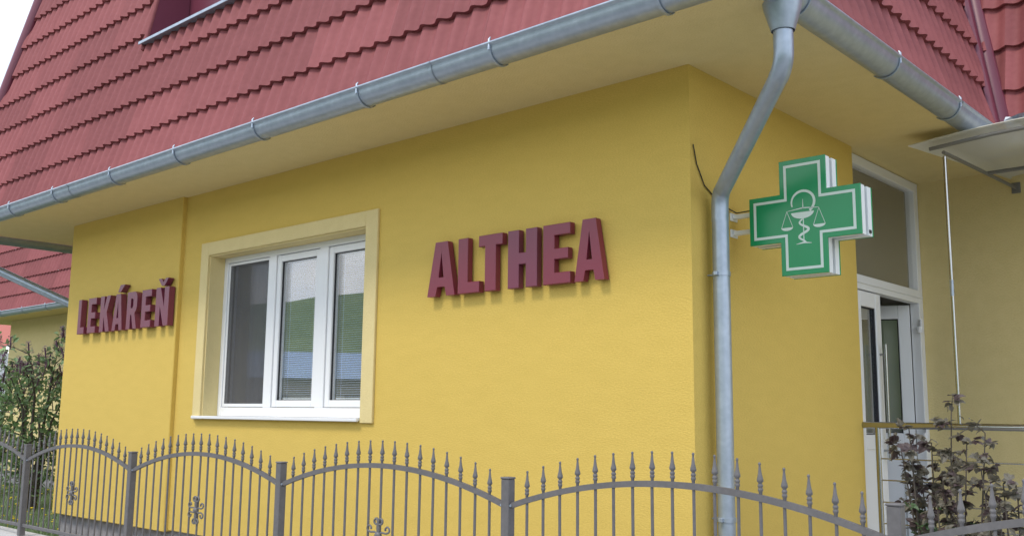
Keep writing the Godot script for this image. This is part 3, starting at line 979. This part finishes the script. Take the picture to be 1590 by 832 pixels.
func make_lettering() -> void:
	var s := thing("wall_lettering", "dark red raised letters reading ALTHEA on the yellow wall", "sign")
	var spots := [["A", -1.893, -1.640], ["L", -1.622, -1.432], ["T", -1.446, -1.243], ["H", -1.206, -0.972], ["E", -0.934, -0.728], ["A", -0.704, -0.490]]
	for k in spots.size():
		var q = spots[k]
		q[2] -= 0.008
		letter(s, q[0], q[1] - 0.014, q[2] - 0.014, 2.328, 2.672, 0.012, 0.056, M.letter_b if k == 3 else M.letter)
	s = thing("wall_lettering", "dark red raised letters reading LEKÁREŇ on the projecting wall strip", "sign")
	spots = [["L", -6.745, -6.600], ["E", -6.535, -6.365], ["K", -6.285, -6.080], ["A", -6.035, -5.835], ["R", -5.765, -5.570], ["E", -5.500, -5.325], ["N", -5.252, -5.028]]
	for q in spots:
		q[2] -= 0.006
		letter(s, q[0], q[1] - 0.03, q[2] - 0.03, 2.316, 2.648, 0.05, 0.103, M.letter_b)
	# length mark over A, hook over N
	var st := new_st()
	add_prism(st, PackedVector2Array([Vector2(-5.985, 2.664), Vector2(-5.93, 2.664), Vector2(-5.86, 2.728), Vector2(-5.945, 2.728)]), 0.05, 0.103)
	obj("accent", st, M.letter_b, s)
	st = new_st()
	add_prism(st, PackedVector2Array([Vector2(-5.195, 2.662), Vector2(-5.145, 2.662), Vector2(-5.085, 2.724), Vector2(-5.135, 2.724), Vector2(-5.17, 2.69), Vector2(-5.205, 2.724), Vector2(-5.255, 2.724)]), 0.05, 0.103)
	obj("accent", st, M.letter_b, s)

# ---------------------------------------------------------------- the green cross
func cross_poly(cx: float, cy: float, half: float, arm: float) -> PackedVector2Array:
	var p := PackedVector2Array()
	for q in [[-arm, -half], [arm, -half], [arm, -arm], [half, -arm], [half, arm], [arm, arm], [arm, half], [-arm, half], [-arm, arm], [-half, arm], [-half, -arm], [-arm, -arm]]:
		p.append(Vector2(cx + q[0], cy + q[1]))
	return p

func add_ribbon(st: SurfaceTool, pts: Array, w, z0: float, z1: float) -> void:
	# flat raised line of width w (one value or one per point) through 2-D points
	st.set_smooth_group(-1)
	var L := []; var R := []
	for i in pts.size():
		var t: Vector2
		if i == 0: t = pts[1] - pts[0]
		elif i == pts.size() - 1: t = pts[i] - pts[i - 1]
		else: t = pts[i + 1] - pts[i - 1]
		t = t.normalized()
		var wi: float = w if (w is float) else w[i]
		var nn := Vector2(-t.y, t.x) * 0.5 * wi
		L.append(pts[i] + nn); R.append(pts[i] - nn)
	for i in pts.size() - 1:
		var a := Vector3(L[i].x, L[i].y, z1); var b := Vector3(L[i + 1].x, L[i + 1].y, z1); var c := Vector3(R[i + 1].x, R[i + 1].y, z1); var d := Vector3(R[i].x, R[i].y, z1)
		var dn := Vector3(0, 0, z0 - z1)
		quad(st, a, b, c, d)
		quad(st, a + dn, b + dn, b, a)
		quad(st, d, c, c + dn, d + dn)

func make_cross() -> void:
	var s := thing("pharmacy_sign", "green cross light box sign with white bowl and snake on brackets", "sign")
	var cx := 0.440; var cy := 2.618; var half := 0.302; var arm := 0.1265
	for k in 2:
		var zf := -0.36 if k == 0 else -0.438   # front of each box
		var c := part("light_box", s)
		var st := new_st()
		add_prism(st, cross_poly(cx, cy, half - 0.002, arm - 0.002), zf - 0.056, zf - 0.008)
		obj("case", st, M.cross_white, c)
		st = new_st()
		if k == 0: add_prism(st, cross_poly(cx, cy, half, arm), zf - 0.009, zf, 0.002)
		else: add_prism(st, cross_poly(cx, cy, half, arm), zf - 0.065, zf - 0.056)
		obj("face", st, M.cross_green, c)
	var st := new_st()
	add_prism(st, cross_poly(cx, cy, half - 0.03, arm - 0.03), -0.446, -0.415)
	obj("core", st, M.cross_gap, s)
	# white line that follows the outline
	st = new_st()
	var o := cross_poly(cx, cy, half - 0.026, arm - 0.026)
	var i2 := cross_poly(cx, cy, half - 0.040, arm - 0.040)
	var za := -0.3605; var zb := -0.3585
	st.set_smooth_group(-1)
	for k in 12:
		var k2 := (k + 1) % 12
		var A := Vector3(o[k].x, o[k].y, zb); var B := Vector3(o[k2].x, o[k2].y, zb); var C := Vector3(i2[k2].x, i2[k2].y, zb); var D := Vector3(i2[k].x, i2[k].y, zb)
		var dn := Vector3(0, 0, za - zb)
		quad(st, A, D, C, B)
		quad(st, A + dn, A, B, B + dn)
		quad(st, D, D + dn, C + dn, C)
	obj("outline", st, M.cross_mark, s)
	# emblem: bowl with snake and a pair of scales
	st = new_st()
	var e := func(x, y): return Vector2(x, y)
	# snake ring over the bowl, then the body winding round the stem
	var ring := []; var wid := []
	for k in 25:
		var t := deg_to_rad(200.0 - 255.0 * k / 24.0)
		ring.append(Vector2(0.441 + 0.062 * cos(t), 2.690 + 0.058 * sin(t)))
		wid.append(0.007 + 0.006 * smoothstep(0.0, 10.0, k))
	add_ribbon(st, ring, wid, za, zb)
	var wind := []; var ww := []
	for k in 31:
		var t := k / 30.0
		wind.append(Vector2(0.441 + 0.024 * sin(t * 10.2 + 3.4) * (0.65 + 0.5 * sin(t * PI)), 2.602 - 0.125 * t))
		ww.append(0.006 + 0.007 * sin(t * PI))
	add_ribbon(st, wind, ww, za, zb + 0.0006)
	# stem, knob, foot
	add_ribbon(st, [Vector2(0.441, 2.610), Vector2(0.441, 2.480)], 0.0045, za, zb - 0.0004)
	add_ribbon(st, [Vector2(0.400, 2.474), Vector2(0.441, 2.480), Vector2(0.482, 2.474)], [0.002, 0.009, 0.002], za, zb - 0.0002)
	add_ribbon(st, [Vector2(0.441, 2.705), Vector2(0.441, 2.655)], [0.0012, 0.005], za, zb)
	# bowl
	var bowl := PackedVector2Array()
	for k in 13:
		var t := PI + PI * k / 12.0
		bowl.append(Vector2(0.438 + 0.062 * cos(t), 2.638 + 0.034 * sin(t)))
	var bt := Geometry2D.triangulate_polygon(bowl)
	for k in range(0, bt.size(), 3):
		tri(st, Vector3(bowl[bt[k]].x, bowl[bt[k]].y, zb), Vector3(bowl[bt[k + 2]].x, bowl[bt[k + 2]].y, zb), Vector3(bowl[bt[k + 1]].x, bowl[bt[k + 1]].y, zb))
	# beam of the scales
	add_ribbon(st, [Vector2(0.352, 2.650), Vector2(0.40, 2.655), Vector2(0.441, 2.659), Vector2(0.482, 2.656), Vector2(0.527, 2.652)], [0.002, 0.004, 0.006, 0.004, 0.002], za, zb)
	for px in [0.352, 0.526]:
		add_ribbon(st, [Vector2(px, 2.650), Vector2(px - 0.031, 2.566)], 0.0022, za, zb)
		add_ribbon(st, [Vector2(px, 2.650), Vector2(px + 0.031, 2.566)], 0.0022, za, zb)
		var pan := PackedVector2Array()
		for k in 9:
			var t := PI + PI * k / 8.0
			pan.append(Vector2(px + 0.033 * cos(t), 2.566 + 0.017 * sin(t)))
		var pt := Geometry2D.triangulate_polygon(pan)
		for k in range(0, pt.size(), 3):
			tri(st, Vector3(pan[pt[k]].x, pan[pt[k]].y, zb), Vector3(pan[pt[k + 2]].x, pan[pt[k + 2]].y, zb), Vector3(pan[pt[k + 1]].x, pan[pt[k + 1]].y, zb))
	obj("emblem", st, M.cross_mark, s)
	# wall brackets
	for y in [2.675, 2.585]:
		st = new_st()
		add_box(st, Vector3(0.0, y - 0.022, -0.47), Vector3(0.008, y + 0.022, -0.395), 0.002)
		add_box(st, Vector3(0.008, y - 0.012, -0.445), Vector3(0.150, y + 0.012, -0.415), 0.003)
		obj("bracket", st, M.cross_white, s)
	# small black fitting on the end of the arm
	box("switch", Vector3(cx + half - 0.003, cy - arm + 0.015, -0.475), Vector3(cx + half + 0.004, cy - arm + 0.032, -0.452), M.cross_gap, s, 0.002)
	# feed cable
	st = new_st()
	var pts := [Vector3(0.008, 3.00, -0.02), Vector3(0.006, 2.90, -0.055), Vector3(0.006, 2.84, -0.10), Vector3(0.007, 2.80, -0.125), Vector3(0.006, 2.74, -0.26), Vector3(0.008, 2.715, -0.36), Vector3(0.03, 2.695, -0.42), Vector3(0.145, 2.70, -0.43)]
	add_tube(st, pts, 0.0035, 6)
	var cb := obj("cable", st, M.cable)
	tag(cb, "thin black cable running across the side wall to the green cross", "cable")

# ---------------------------------------------------------------- canopy, railing
func make_canopy_and_railing() -> void:
	var land := box("landing", Vector3(-0.04, 0, -3.45), Vector3(2.3, 0.55, -2.02), M.concrete, self, 0.01)
	tag(land, "raised concrete landing in front of the entrance door", "landing")
	var r := thing("railing", "polished steel railing with thin rods along the entrance landing", "railing")
	var z := -2.075
	var st := new_st()
	add_tube(st, [Vector3(0.0, 1.556, z), Vector3(2.2, 1.548, z)], 0.021, 16)
	obj("handrail", st, M.steel, r)
	for x in [0.095, 2.15]:
		st = new_st()
		add_tube(st, [Vector3(x, 0.55, z), Vector3(x, 1.545, z)], 0.017, 14)
		obj("post", st, M.steel, r)
	for y in [1.344, 1.209, 1.072, 0.939, 0.80]:
		st = new_st()
		add_tube(st, [Vector3(0.095, y, z), Vector3(2.15, y - 0.004, z)], 0.0045, 8)
		obj("rod", st, M.steel, r)
	var c := thing("entrance_canopy", "flat translucent canopy on a grey tube frame over the entrance", "canopy")
	st = new_st()
	add_tube(st, [Vector3(0.605, 1.56, z), Vector3(0.605, 3.255, z)], 0.011, 14)
	obj("post", st, M.steel, c)
	st = new_st()
	add_tube(st, [Vector3(0.605, 2.36, z), Vector3(0.605, 2.46, z)], 0.0125, 14)
	obj("sleeve", st, M.zinc, c)
	st = new_st()
	# slightly arched sheet
	st.set_smooth_group(1)
	var last := []
	for k in 13:
		var x := 0.40 + 1.9 * k / 12.0
		var u := (x - 1.35) / 0.95
		var y := 3.43 - 0.055 * u * u - 0.02
		var row := [Vector3(x, y, -2.02), Vector3(maxf(x, 0.64), y + 0.01, -3.44)]
		if k > 0:
			quad(st, last[0], last[1], row[1], row[0])
			var dn := Vector3(0, -0.008, 0)
			quad(st, last[0] + dn, row[0] + dn, row[1] + dn, last[1] + dn)
			quad(st, last[0], row[0], row[0] + dn, last[0] + dn)
		last = row
	obj("sheet", st, M.sheet, c)
	st = new_st()
	add_tube(st, [Vector3(0.52, 3.315, -2.06), Vector3(0.9, 3.345, -2.06), Vector3(1.35, 3.36, -2.06), Vector3(1.8, 3.345, -2.06), Vector3(2.2, 3.31, -2.06)], 0.013, 10)
	obj("front_tube", st, M.tube_grey, c)
	st = new_st()
	add_tube(st, [Vector3(0.605, 3.28, -2.06), Vector3(0.665, 3.29, -3.45)], 0.012, 10)
	obj("side_tube", st, M.tube_grey, c)
	st = new_st()
	add_tube(st, [Vector3(2.13, 3.28, -2.06), Vector3(2.1, 3.29, -3.45)], 0.012, 10)
	obj("side_tube", st, M.tube_grey, c)
	st = new_st()
	add_tube(st, [Vector3(0.64, 3.29, -2.85), Vector3(2.11, 3.29, -2.85)], 0.014, 10)
	obj("cross_tube", st, M.tube_grey, c)
	for x in [0.665, 2.1]:
		box("wall_plate", Vector3(x - 0.03, 3.25, -3.45), Vector3(x + 0.03, 3.33, -3.435), M.tube_grey, c, 0.003)

# ---------------------------------------------------------------- fence
func make_fence() -> void:
	var zf := 1.392
	var w := thing("fence_wall", "low grey concrete wall under the iron fence", "wall")
	box("base", Vector3(-9.2, 0, zf - 0.11), Vector3(6.2, 0.70, zf + 0.11), M.concrete, w, 0.01)
	box("coping", Vector3(-9.2, 0.70, zf - 0.135), Vector3(6.2, 0.745, zf + 0.135), M.concrete, w, 0.008)
	var f := thing("iron_fence", "grey iron fence of arched panels with spear points", "fence")
	var x_first := -4.489 - 3.0
	# shared meshes
	var st := new_st()
	add_box(st, Vector3(-0.02, 0.745, -0.02), Vector3(0.02, 1.352, 0.02), 0.003)
	var post_mesh := done(st)
	st = new_st()
	add_box(st, Vector3(-0.0225, 1.352, -0.0225), Vector3(0.0225, 1.360, 0.0225), 0.003)
	var cap_mesh := done(st)
	st = new_st()
	add_lathe(st, [[0.0, 0.104], [0.0042, 0.101], [0.0048, 0.097], [0.0032, 0.092], [0.0040, 0.086], [0.0062, 0.066], [0.0102, 0.050], [0.0105, 0.044], [0.0062, 0.039], [0.0058, 0.036], [0.0084, 0.033], [0.0084, 0.027], [0.0062, 0.024], [0.0084, 0.021], [0.0084, 0.015], [0.0060, 0.011], [0.0055, 0.0], [0.0055, -0.02]], Vector3.ZERO, 10)
	var spear_mesh := done(st)
	st = new_st()
	add_tube(st, [Vector3(0, 0, 0), Vector3(0, 1, 0)], 0.0056, 8)
	var bar_mesh := done(st)
	var ros_mesh := rosette_mesh()
	var arch := func(t): return 1.250 + 0.121 * pow(maxf(0.0, 1.0 - pow(absf(2.0 * t - 1.0), 2.0)), 1.0)
	for i in 10:
		var x := x_first + 1.5 * i
		var p := put("post", post_mesh, M.fence, f)
		p.position = Vector3(x, 0, zf)
		put("cap", cap_mesh, M.fence, p)
		if i == 9: break
		var pn := part("panel", f)
		st = new_st()
		st.set_smooth_group(-1)
		var n := 28
		var x0 := x + 0.012; var x1 := x + 1.488
		for k in n:
			var t0 := float(k) / n; var t1 := float(k + 1) / n
			var a := Vector3(lerpf(x0, x1, t0), arch.call(t0), zf); var b := Vector3(lerpf(x0, x1, t1), arch.call(t1), zf)
			var u := Vector3(0, 0.0105, 0); var d := Vector3(0, 0, 0.0085)
			quad(st, a - u + d, a + u + d, b + u + d, b - u + d)
			quad(st, a + u - d, a - u - d, b - u - d, b + u - d)
			quad(st, a + u + d, a + u - d, b + u - d, b + u + d)
			quad(st, a - u - d, a - u + d, b - u + d, b - u - d)
		obj("arched_rail", st, M.fence, pn)
		box("bottom_rail", Vector3(x0, 0.805, zf - 0.008), Vector3(x1, 0.826, zf + 0.008), M.fence, pn, 0.002)
		for k in 17:
			var bx := x + 0.100 + 0.08155 * k - 0.002
			var t := (bx - x0) / (x1 - x0)
			var top: float = arch.call(t)
			var bar := put("bar", bar_mesh, M.fence, pn)
			bar.position = Vector3(bx, 0.80, zf)
			bar.scale = Vector3(1, top - 0.80, 1)
			bar.rotation.z = rng.randfn(0, 0.003)
			var sp := put("spear_point", spear_mesh, M.fence, pn)
			sp.position = Vector3(bx, top + 0.008, zf)
			sp.rotation = Vector3(rng.randfn(0, 0.008), rng.randf() * TAU, rng.randfn(0, 0.008))
		var ro := put("rosette", ros_mesh, M.fence, pn)
		ro.position = Vector3(x + 0.750, 1.075, zf)
		ro.scale = Vector3(1.25, 1.08, 1.0)
		for q in [[x0 + 0.012, 1.253], [x1 - 0.012, 1.253]]:
			st = new_st()
			add_tube(st, [Vector3(q[0], q[1], zf + 0.006), Vector3(q[0], q[1], zf + 0.014)], 0.005, 6)
			obj("bolt", st, M.zinc, pn)

func rosette_mesh() -> ArrayMesh:
	var st := new_st()
	var z := 0.010
	var r := 0.0042
	add_lathe(st, [[0.0, -0.014], [0.010, -0.012], [0.016, 0.0], [0.010, 0.012], [0.0, 0.014]], Vector3(0, 0, z), 10)
	# scrolls: top and bottom pairs, side pairs
	for sy in [-1.0, 1.0]:
		for sx in [-1.0, 1.0]:
			var pts := []
			for k in 9:
				var t := k / 8.0
				var an := PI * 0.5 - t * PI * 1.45
				pts.append(Vector3(sx * (0.013 + 0.013 * cos(an) - 0.004), sy * (0.054 + 0.012 * sin(an)), z))
			pts.push_front(Vector3(0, sy * 0.045, z))
			add_tube(st, pts, 0.0048, 6)
			var arm := [Vector3(0, 0, z), Vector3(sx * 0.018, sy * 0.012, z), Vector3(sx * 0.040, sy * 0.010, z)]
			for k in 8:
				var an := -PI * 0.5 + k / 7.0 * PI * 1.6
				arm.append(Vector3(sx * (0.048 + 0.011 * cos(an)), sy * (0.024 + 0.012 * sin(an)), z))
			add_tube(st, arm, r, 6)
		add_tube(st, [Vector3(0, 0, z), Vector3(0, sy * 0.03, z), Vector3(0, sy * 0.066, z)], [0.006, 0.0085, 0.005], 6)
	return done(st)

# ---------------------------------------------------------------- plants
func leaf_shape(st: SurfaceTool, at: Vector3, dir: Vector3, nrm: Vector3, ln: float, wd: float) -> void:
	var s := dir.cross(nrm).normalized()
	var n2 := s.cross(dir).normalized()
	st.set_smooth_group(-1)
	var a := at
	var b := at + dir * ln * 0.38 + s * wd * 0.5 + n2 * wd * 0.14
	var c := at + dir * ln * 0.38 - s * wd * 0.5 + n2 * wd * 0.14
	var m := at + dir * ln * 0.42
	var d := at + dir * ln * 0.75 + s * wd * 0.32 + n2 * wd * 0.05
	var e := at + dir * ln * 0.75 - s * wd * 0.32 + n2 * wd * 0.05
	var f := at + dir * ln - n2 * ln * 0.14
	tri(st, a, b, m); tri(st, a, m, c)
	tri(st, b, d, m); tri(st, m, e, c)
	tri(st, d, f, m); tri(st, m, f, e)

func rand_dir(r: RandomNumberGenerator) -> Vector3:
	return Vector3(r.randfn(0, 1), r.randfn(0, 1), r.randfn(0, 1)).normalized()

func make_plants() -> void:
	var r := RandomNumberGenerator.new()
	r.seed = 99
	# lilac at the far end of the house
	lilac(Vector3(-12.7, 0, -2.0), 2.62, 77, "leafy lilac shrub with dark purple flower heads beside the pale wall", 1.0)
	lilac(Vector3(-15.4, 0, -2.3), 2.3, 78, "lilac shrub with darker foliage at the end of the pale wing wall", 0.9)
	# purple-leaved shrubs between the fence and the landing
	purple_shrub(Vector3(0.90, 0, -0.62), 1.64, 5, 290, 0.15, "tall shrub with dull purple leaves in front of the entrance door")
	purple_shrub(Vector3(1.06, 0, -0.50), 1.54, 6, 295, 0.19, "bushy purple-leaved shrub in front of the steel railing")
	purple_shrub(Vector3(1.42, 0, -0.10), 1.45, 7, 220, 0.15, "loose purple-leaved shrub growing through the spear points of the fence")
	# grass strip
	var bl := new_st()
	for k in 7:
		var a := TAU * k / 7.0 + r.randf()
		var o := Vector3(cos(a), 0, sin(a)) * r.randf_range(0.005, 0.03)
		var lean := Vector3(cos(a), 0, sin(a)) * r.randf_range(0.02, 0.07)
		var h := r.randf_range(0.08, 0.17)
		var side := Vector3(-sin(a), 0, cos(a)) * 0.004
		bl.set_smooth_group(-1)
		tri(bl, o - side, o + lean * 0.4 + Vector3(0, h * 0.6, 0) - side * 0.8, o + side)
		tri(bl, o + side, o + lean * 0.4 + Vector3(0, h * 0.6, 0) - side * 0.8, o + lean * 0.4 + Vector3(0, h * 0.6, 0) + side * 0.8)
		tri(bl, o + lean * 0.4 + Vector3(0, h * 0.6, 0) - side * 0.8, o + lean + Vector3(0, h, 0), o + lean * 0.4 + Vector3(0, h * 0.6, 0) + side * 0.8)
	var tuft := done(bl)
	var mm := MultiMesh.new()
	mm.transform_format = MultiMesh.TRANSFORM_3D
	mm.mesh = tuft
	var N := 26000
	mm.instance_count = N
	for i in N:
		var x := r.randf_range(-19.0, -6.9)
		var z := r.randf_range(-3.85, 1.2)
		if x > -7.2 and z < 0.05: x -= 1.0
		var b := Basis(Vector3.UP, r.randf() * TAU).scaled(Vector3.ONE * r.randf_range(0.7, 1.5))
		mm.set_instance_transform(i, Transform3D(b, Vector3(x, -0.005, z)))
	var g := MultiMeshInstance3D.new()
	g.name = "grass"
	g.multimesh = mm
	g.material_override = M.leaf_green2
	add_child(g)
	g.set_meta("kind", "stuff")
	tag(g, "long green grass on the strip beside the building", "grass")
	# dandelions
	var ds := new_st()
	add_lathe(ds, [[0.0, -0.006], [0.02, 0.0], [0.021, 0.007], [0.0, 0.012]], Vector3(0, 0.17, 0), 7)
	add_tube(ds, [Vector3(0, 0, 0), Vector3(0, 0.17, 0)], 0.002, 4)
	var dm := MultiMesh.new()
	dm.transform_format = MultiMesh.TRANSFORM_3D
	dm.mesh = done(ds)
	dm.instance_count = 420
	for i in 420:
		dm.set_instance_transform(i, Transform3D(Basis(Vector3.UP, r.randf() * TAU).scaled(Vector3.ONE * r.randf_range(0.8, 1.3)), Vector3(r.randf_range(-18.5, -8.0), 0, r.randf_range(-3.7, 1.1))))
	var dd := MultiMeshInstance3D.new()
	dd.name = "dandelions"
	dd.multimesh = dm
	dd.material_override = M.dandelion
	add_child(dd)
	dd.set_meta("kind", "stuff")
	tag(dd, "yellow dandelion heads scattered in the long grass", "flowers")

func lilac(base: Vector3, h: float, sd: int, words: String, wide: float) -> void:
	var r := RandomNumberGenerator.new()
	r.seed = sd
	var t := thing("lilac_bush", words, "shrub", "", base)
	var st := new_st()
	var tips := []
	for k in 7:
		var a := TAU * k / 7.0 + r.randf_range(-0.3, 0.3)
		var out := Vector3(cos(a), 0, sin(a))
		var sp := r.randf_range(0.25, 1.0) * wide
		var top := h * r.randf_range(0.72, 1.0) * (1.0 - 0.12 * sp)
		var p0 := out * 0.06
		var p1 := out * sp * 0.35 + Vector3(0, top * 0.4, 0)
		var p2 := out * sp * 0.75 + Vector3(r.randfn(0, 0.08), top * 0.75, r.randfn(0, 0.08))
		var p3 := out * sp + Vector3(r.randfn(0, 0.05), top, r.randfn(0, 0.05))
		add_tube(st, [p0, p1, p2, p3], [0.04, 0.028, 0.016, 0.006], 6)
		for q in 12:
			var f := 0.35 + 0.65 * q / 11.0
			var at := p0.lerp(p1, minf(f * 2.0, 1.0)) if f < 0.5 else p1.lerp(p3, (f - 0.5) * 2.0)
			var d := (rand_dir(r) + out * 0.4 + Vector3.UP * 0.35).normalized()
			var e := at + d * r.randf_range(0.2, 0.5)
			add_tube(st, [at, at.lerp(e, 0.5) + Vector3(0, 0.03, 0), e], [0.009, 0.006, 0.003], 5)
			tips.append(e)
			tips.append(at.lerp(e, 0.6))
		tips.append(p3)
	obj("trunk", st, M.bark, t)
	for part_no in 2:
		st = new_st()
		for tip in tips:
			for q in 5:
				var d := (rand_dir(r) + Vector3.UP * 0.2).normalized()
				var at: Vector3 = tip + d * r.randf_range(0.0, 0.16)
				leaf_shape(st, at, (d + rand_dir(r) * 0.6 + Vector3.DOWN * 0.25).normalized(), (Vector3.UP + rand_dir(r) * 0.7).normalized(), r.randf_range(0.07, 0.12), r.randf_range(0.05, 0.075))
		obj("crown", st, M.leaf_green if part_no == 0 else M.leaf_green2, t)
	# flower heads sit on the upper tips
	tips.sort_custom(func(a, b): return a.y > b.y)
	for k in mini(42, tips.size()):
		var c: Vector3 = tips[k]
		st = new_st()
		st.set_smooth_group(-1)
		var ax := (Vector3.UP + rand_dir(r) * 0.35).normalized()
		for q in 80:
			var f := r.randf()
			var w := 0.07 * (1.0 - f * 0.75)
			var d := rand_dir(r)
			d = (d - ax * d.dot(ax)).normalized()
			leaf_shape(st, c + ax * (f * 0.19) + d * w * r.randf_range(0.5, 1.0), (d + ax * 0.4).normalized(), ax, 0.024, 0.02)
		add_tube(st, [c - ax * 0.02, c + ax * 0.17], 0.012, 5)
		obj("flower_head", st, M.flower, t)

func purple_shrub(base: Vector3, h: float, sd: int, leaves: int, spread: float, words: String) -> void:
	var r := RandomNumberGenerator.new()
	r.seed = sd
	var t := thing("purple_leaf_shrub", words, "shrub", "purple-leaved shrubs by the entrance", base)
	# three shared leaf shapes, lobed blades
	var shapes := []
	for k in 3:
		var ls := new_st()
		var ln := 0.044 + 0.008 * k
		var wd := 0.034 + 0.005 * k
		leaf_shape(ls, Vector3.ZERO, Vector3(0, 0, -1), Vector3.UP, ln, wd * 0.8)
		leaf_shape(ls, Vector3(0, 0.001, -ln * 0.12), Vector3(0.75, 0, -0.66).normalized(), Vector3.UP, ln * 0.62, wd * 0.6)
		leaf_shape(ls, Vector3(0, 0.001, -ln * 0.12), Vector3(-0.75, 0, -0.66).normalized(), Vector3.UP, ln * 0.62, wd * 0.6)
		shapes.append(done(ls))
	var mats := [M.leaf_purple, M.leaf_purple2, M.leaf_purple, M.leaf_purple2, M.leaf_purple3]
	var st := new_st()
	var places := []
	var stems := 5
	for k in stems:
		var a := TAU * k / stems + r.randf_range(-0.5, 0.5)
		var out := Vector3(cos(a), 0, sin(a)) * spread * r.randf_range(0.3, 1.0)
		var top := h * (1.0 if k == 0 else r.randf_range(0.82, 0.97))
		var p0 := out * 0.15
		var p1 := out * 0.5 + Vector3(r.randfn(0, 0.015), top * 0.55, r.randfn(0, 0.015))
		var p2 := out + Vector3(0, top, 0)
		add_tube(st, [p0, p1, p2], [0.009, 0.006, 0.0025], 6)
		for q in 12:
			var f := 0.52 + 0.48 * q / 11.0
			var at := p1.lerp(p2, clampf((f - 0.5) * 2.0, 0, 1))
			var d := (rand_dir(r) * Vector3(1, 0.35, 1) + Vector3.UP * 0.3).normalized()
			var e := at + d * r.randf_range(0.05, 0.13) * (1.25 - f * 0.6)
			add_tube(st, [at, e], [0.003, 0.0015], 5)
			places.append([at, e])
	obj("stem", st, M.bark, t)
	# small inner leaves that fill the crown
	var fill := new_st()
	for k in 170:
		var pl = places[r.randi() % places.size()]
		var at: Vector3 = pl[0].lerp(pl[1], r.randf_range(0.1, 1.1)) + rand_dir(r) * r.randf_range(0.0, 0.05)
		leaf_shape(fill, at, (rand_dir(r) + Vector3.UP * 0.1).normalized(), (Vector3.UP + rand_dir(r) * 0.8).normalized(), r.randf_range(0.022, 0.042), r.randf_range(0.018, 0.03))
	var fo := obj("small_leaves", fill, M.leaf_purple2, t)
	fo.set_meta("kind", "stuff")
	for k in leaves:
		var pl = places[k % places.size()]
		var at: Vector3 = pl[0].lerp(pl[1], r.randf_range(0.35, 1.05))
		var d := (rand_dir(r) * Vector3(1, 0.5, 1)).normalized()
		var up := (Vector3.UP + rand_dir(r) * 0.75).normalized()
		var b := Basis.looking_at(d, up) if absf(d.dot(up)) < 0.97 else Basis()
		var low: bool = at.y < h * 0.76
		var o := put("leaf", shapes[r.randi() % 3], mats[r.randi() % (5 if low else 4)], t)
		o.transform = Transform3D(b.scaled(Vector3.ONE * r.randf_range(0.75, 1.3)), at)

# ---------------------------------------------------------------- what the window panes mirror, and the far left
func make_surroundings() -> void:
	# hill across the valley
	var st := new_st()
	st.set_smooth_group(1)
	var n := FastNoiseLite.new()
	n.seed = 3
	n.frequency = 0.006
	var rows := []
	for i in 25:
		var line := []
		for k in 49:
			var az := deg_to_rad(-110.0 + 150.0 * k / 48.0)
			var dist := 220.0 + 16.0 * i
			var d := Vector3(sin(az), 0, cos(az)) * dist
			var prof := sin(clampf(i / 20.0, 0, 1) * PI * 0.5)
			var crest := 59.0 + 17.0 * smoothstep(-58.0, -44.0, rad_to_deg(az)) + 10.0 * n.get_noise_2d(d.x * 0.6, d.z * 0.6)
			line.append(Vector3(d.x, -2.0 + crest * prof * (1.0 + 0.08 * n.get_noise_2d(d.x * 3, d.z * 3)), d.z))
		rows.append(line)
	for i in 24:
		for k in 48:
			quad(st, rows[i][k], rows[i][k + 1], rows[i + 1][k + 1], rows[i + 1][k])
	var hill := obj("hill", st, textured(grain_tex(512, lin(0.10, 0.17, 0.055), lin(0.21, 0.28, 0.11), 0.05, 0.008, 60), Vector3(0.012, 0.012, 0.012), 1.0))
	structure(hill)
	# long low house with a pale blue metal roof on the other side of the street
	var c := Vector3(-0.80, 0, 0.60).normalized() * 42.0
	var h := thing("blue_roofed_house", "long low house with pale blue metal roof across the street", "building", "", c)
	h.rotation.y = atan2(-c.x, -c.z)
	box("wall", Vector3(-15, 0, -7), Vector3(15, 3.2, 0), mat(lin(0.45, 0.42, 0.36), 0.9), h)
	st = new_st()
	st.set_smooth_group(-1)
	quad(st, Vector3(-15.6, 3.15, 0.7), Vector3(-15.6, 4.6, -3.5), Vector3(15.6, 4.6, -3.5), Vector3(15.6, 3.15, 0.7))
	quad(st, Vector3(15.6, 3.15, -7.7), Vector3(15.6, 4.6, -3.5), Vector3(-15.6, 4.6, -3.5), Vector3(-15.6, 3.15, -7.7))
	obj("roof", st, mat(lin(0.30, 0.42, 0.60), 0.4), h)
	for k in 7:
		var x := -12.5 + 4.0 * k
		box("window", Vector3(x, 1.1, 0.0), Vector3(x + 1.4, 2.4, 0.03), mat(lin(0.05, 0.06, 0.07), 0.1), h)
	# white house far down the street
	var w := thing("far_house", "small white house with red roof seen past the far end of the wing", "house", "", Vector3(-46.0, 0, -12.2))
	box("wall", Vector3(-6, 0, -8), Vector3(4, 4.0, 0), mat(lin(0.75, 0.76, 0.78), 0.9), w)
	st = new_st()
	st.set_smooth_group(-1)
	quad(st, Vector3(-6.5, 3.9, 0.5), Vector3(-6.5, 6.6, -4), Vector3(4.5, 6.6, -4), Vector3(4.5, 3.9, 0.5))
	quad(st, Vector3(4.5, 3.9, -8.5), Vector3(4.5, 6.6, -4), Vector3(-6.5, 6.6, -4), Vector3(-6.5, 3.9, -8.5))
	obj("roof", st, mat(lin(0.35, 0.09, 0.06), 0.8), w)
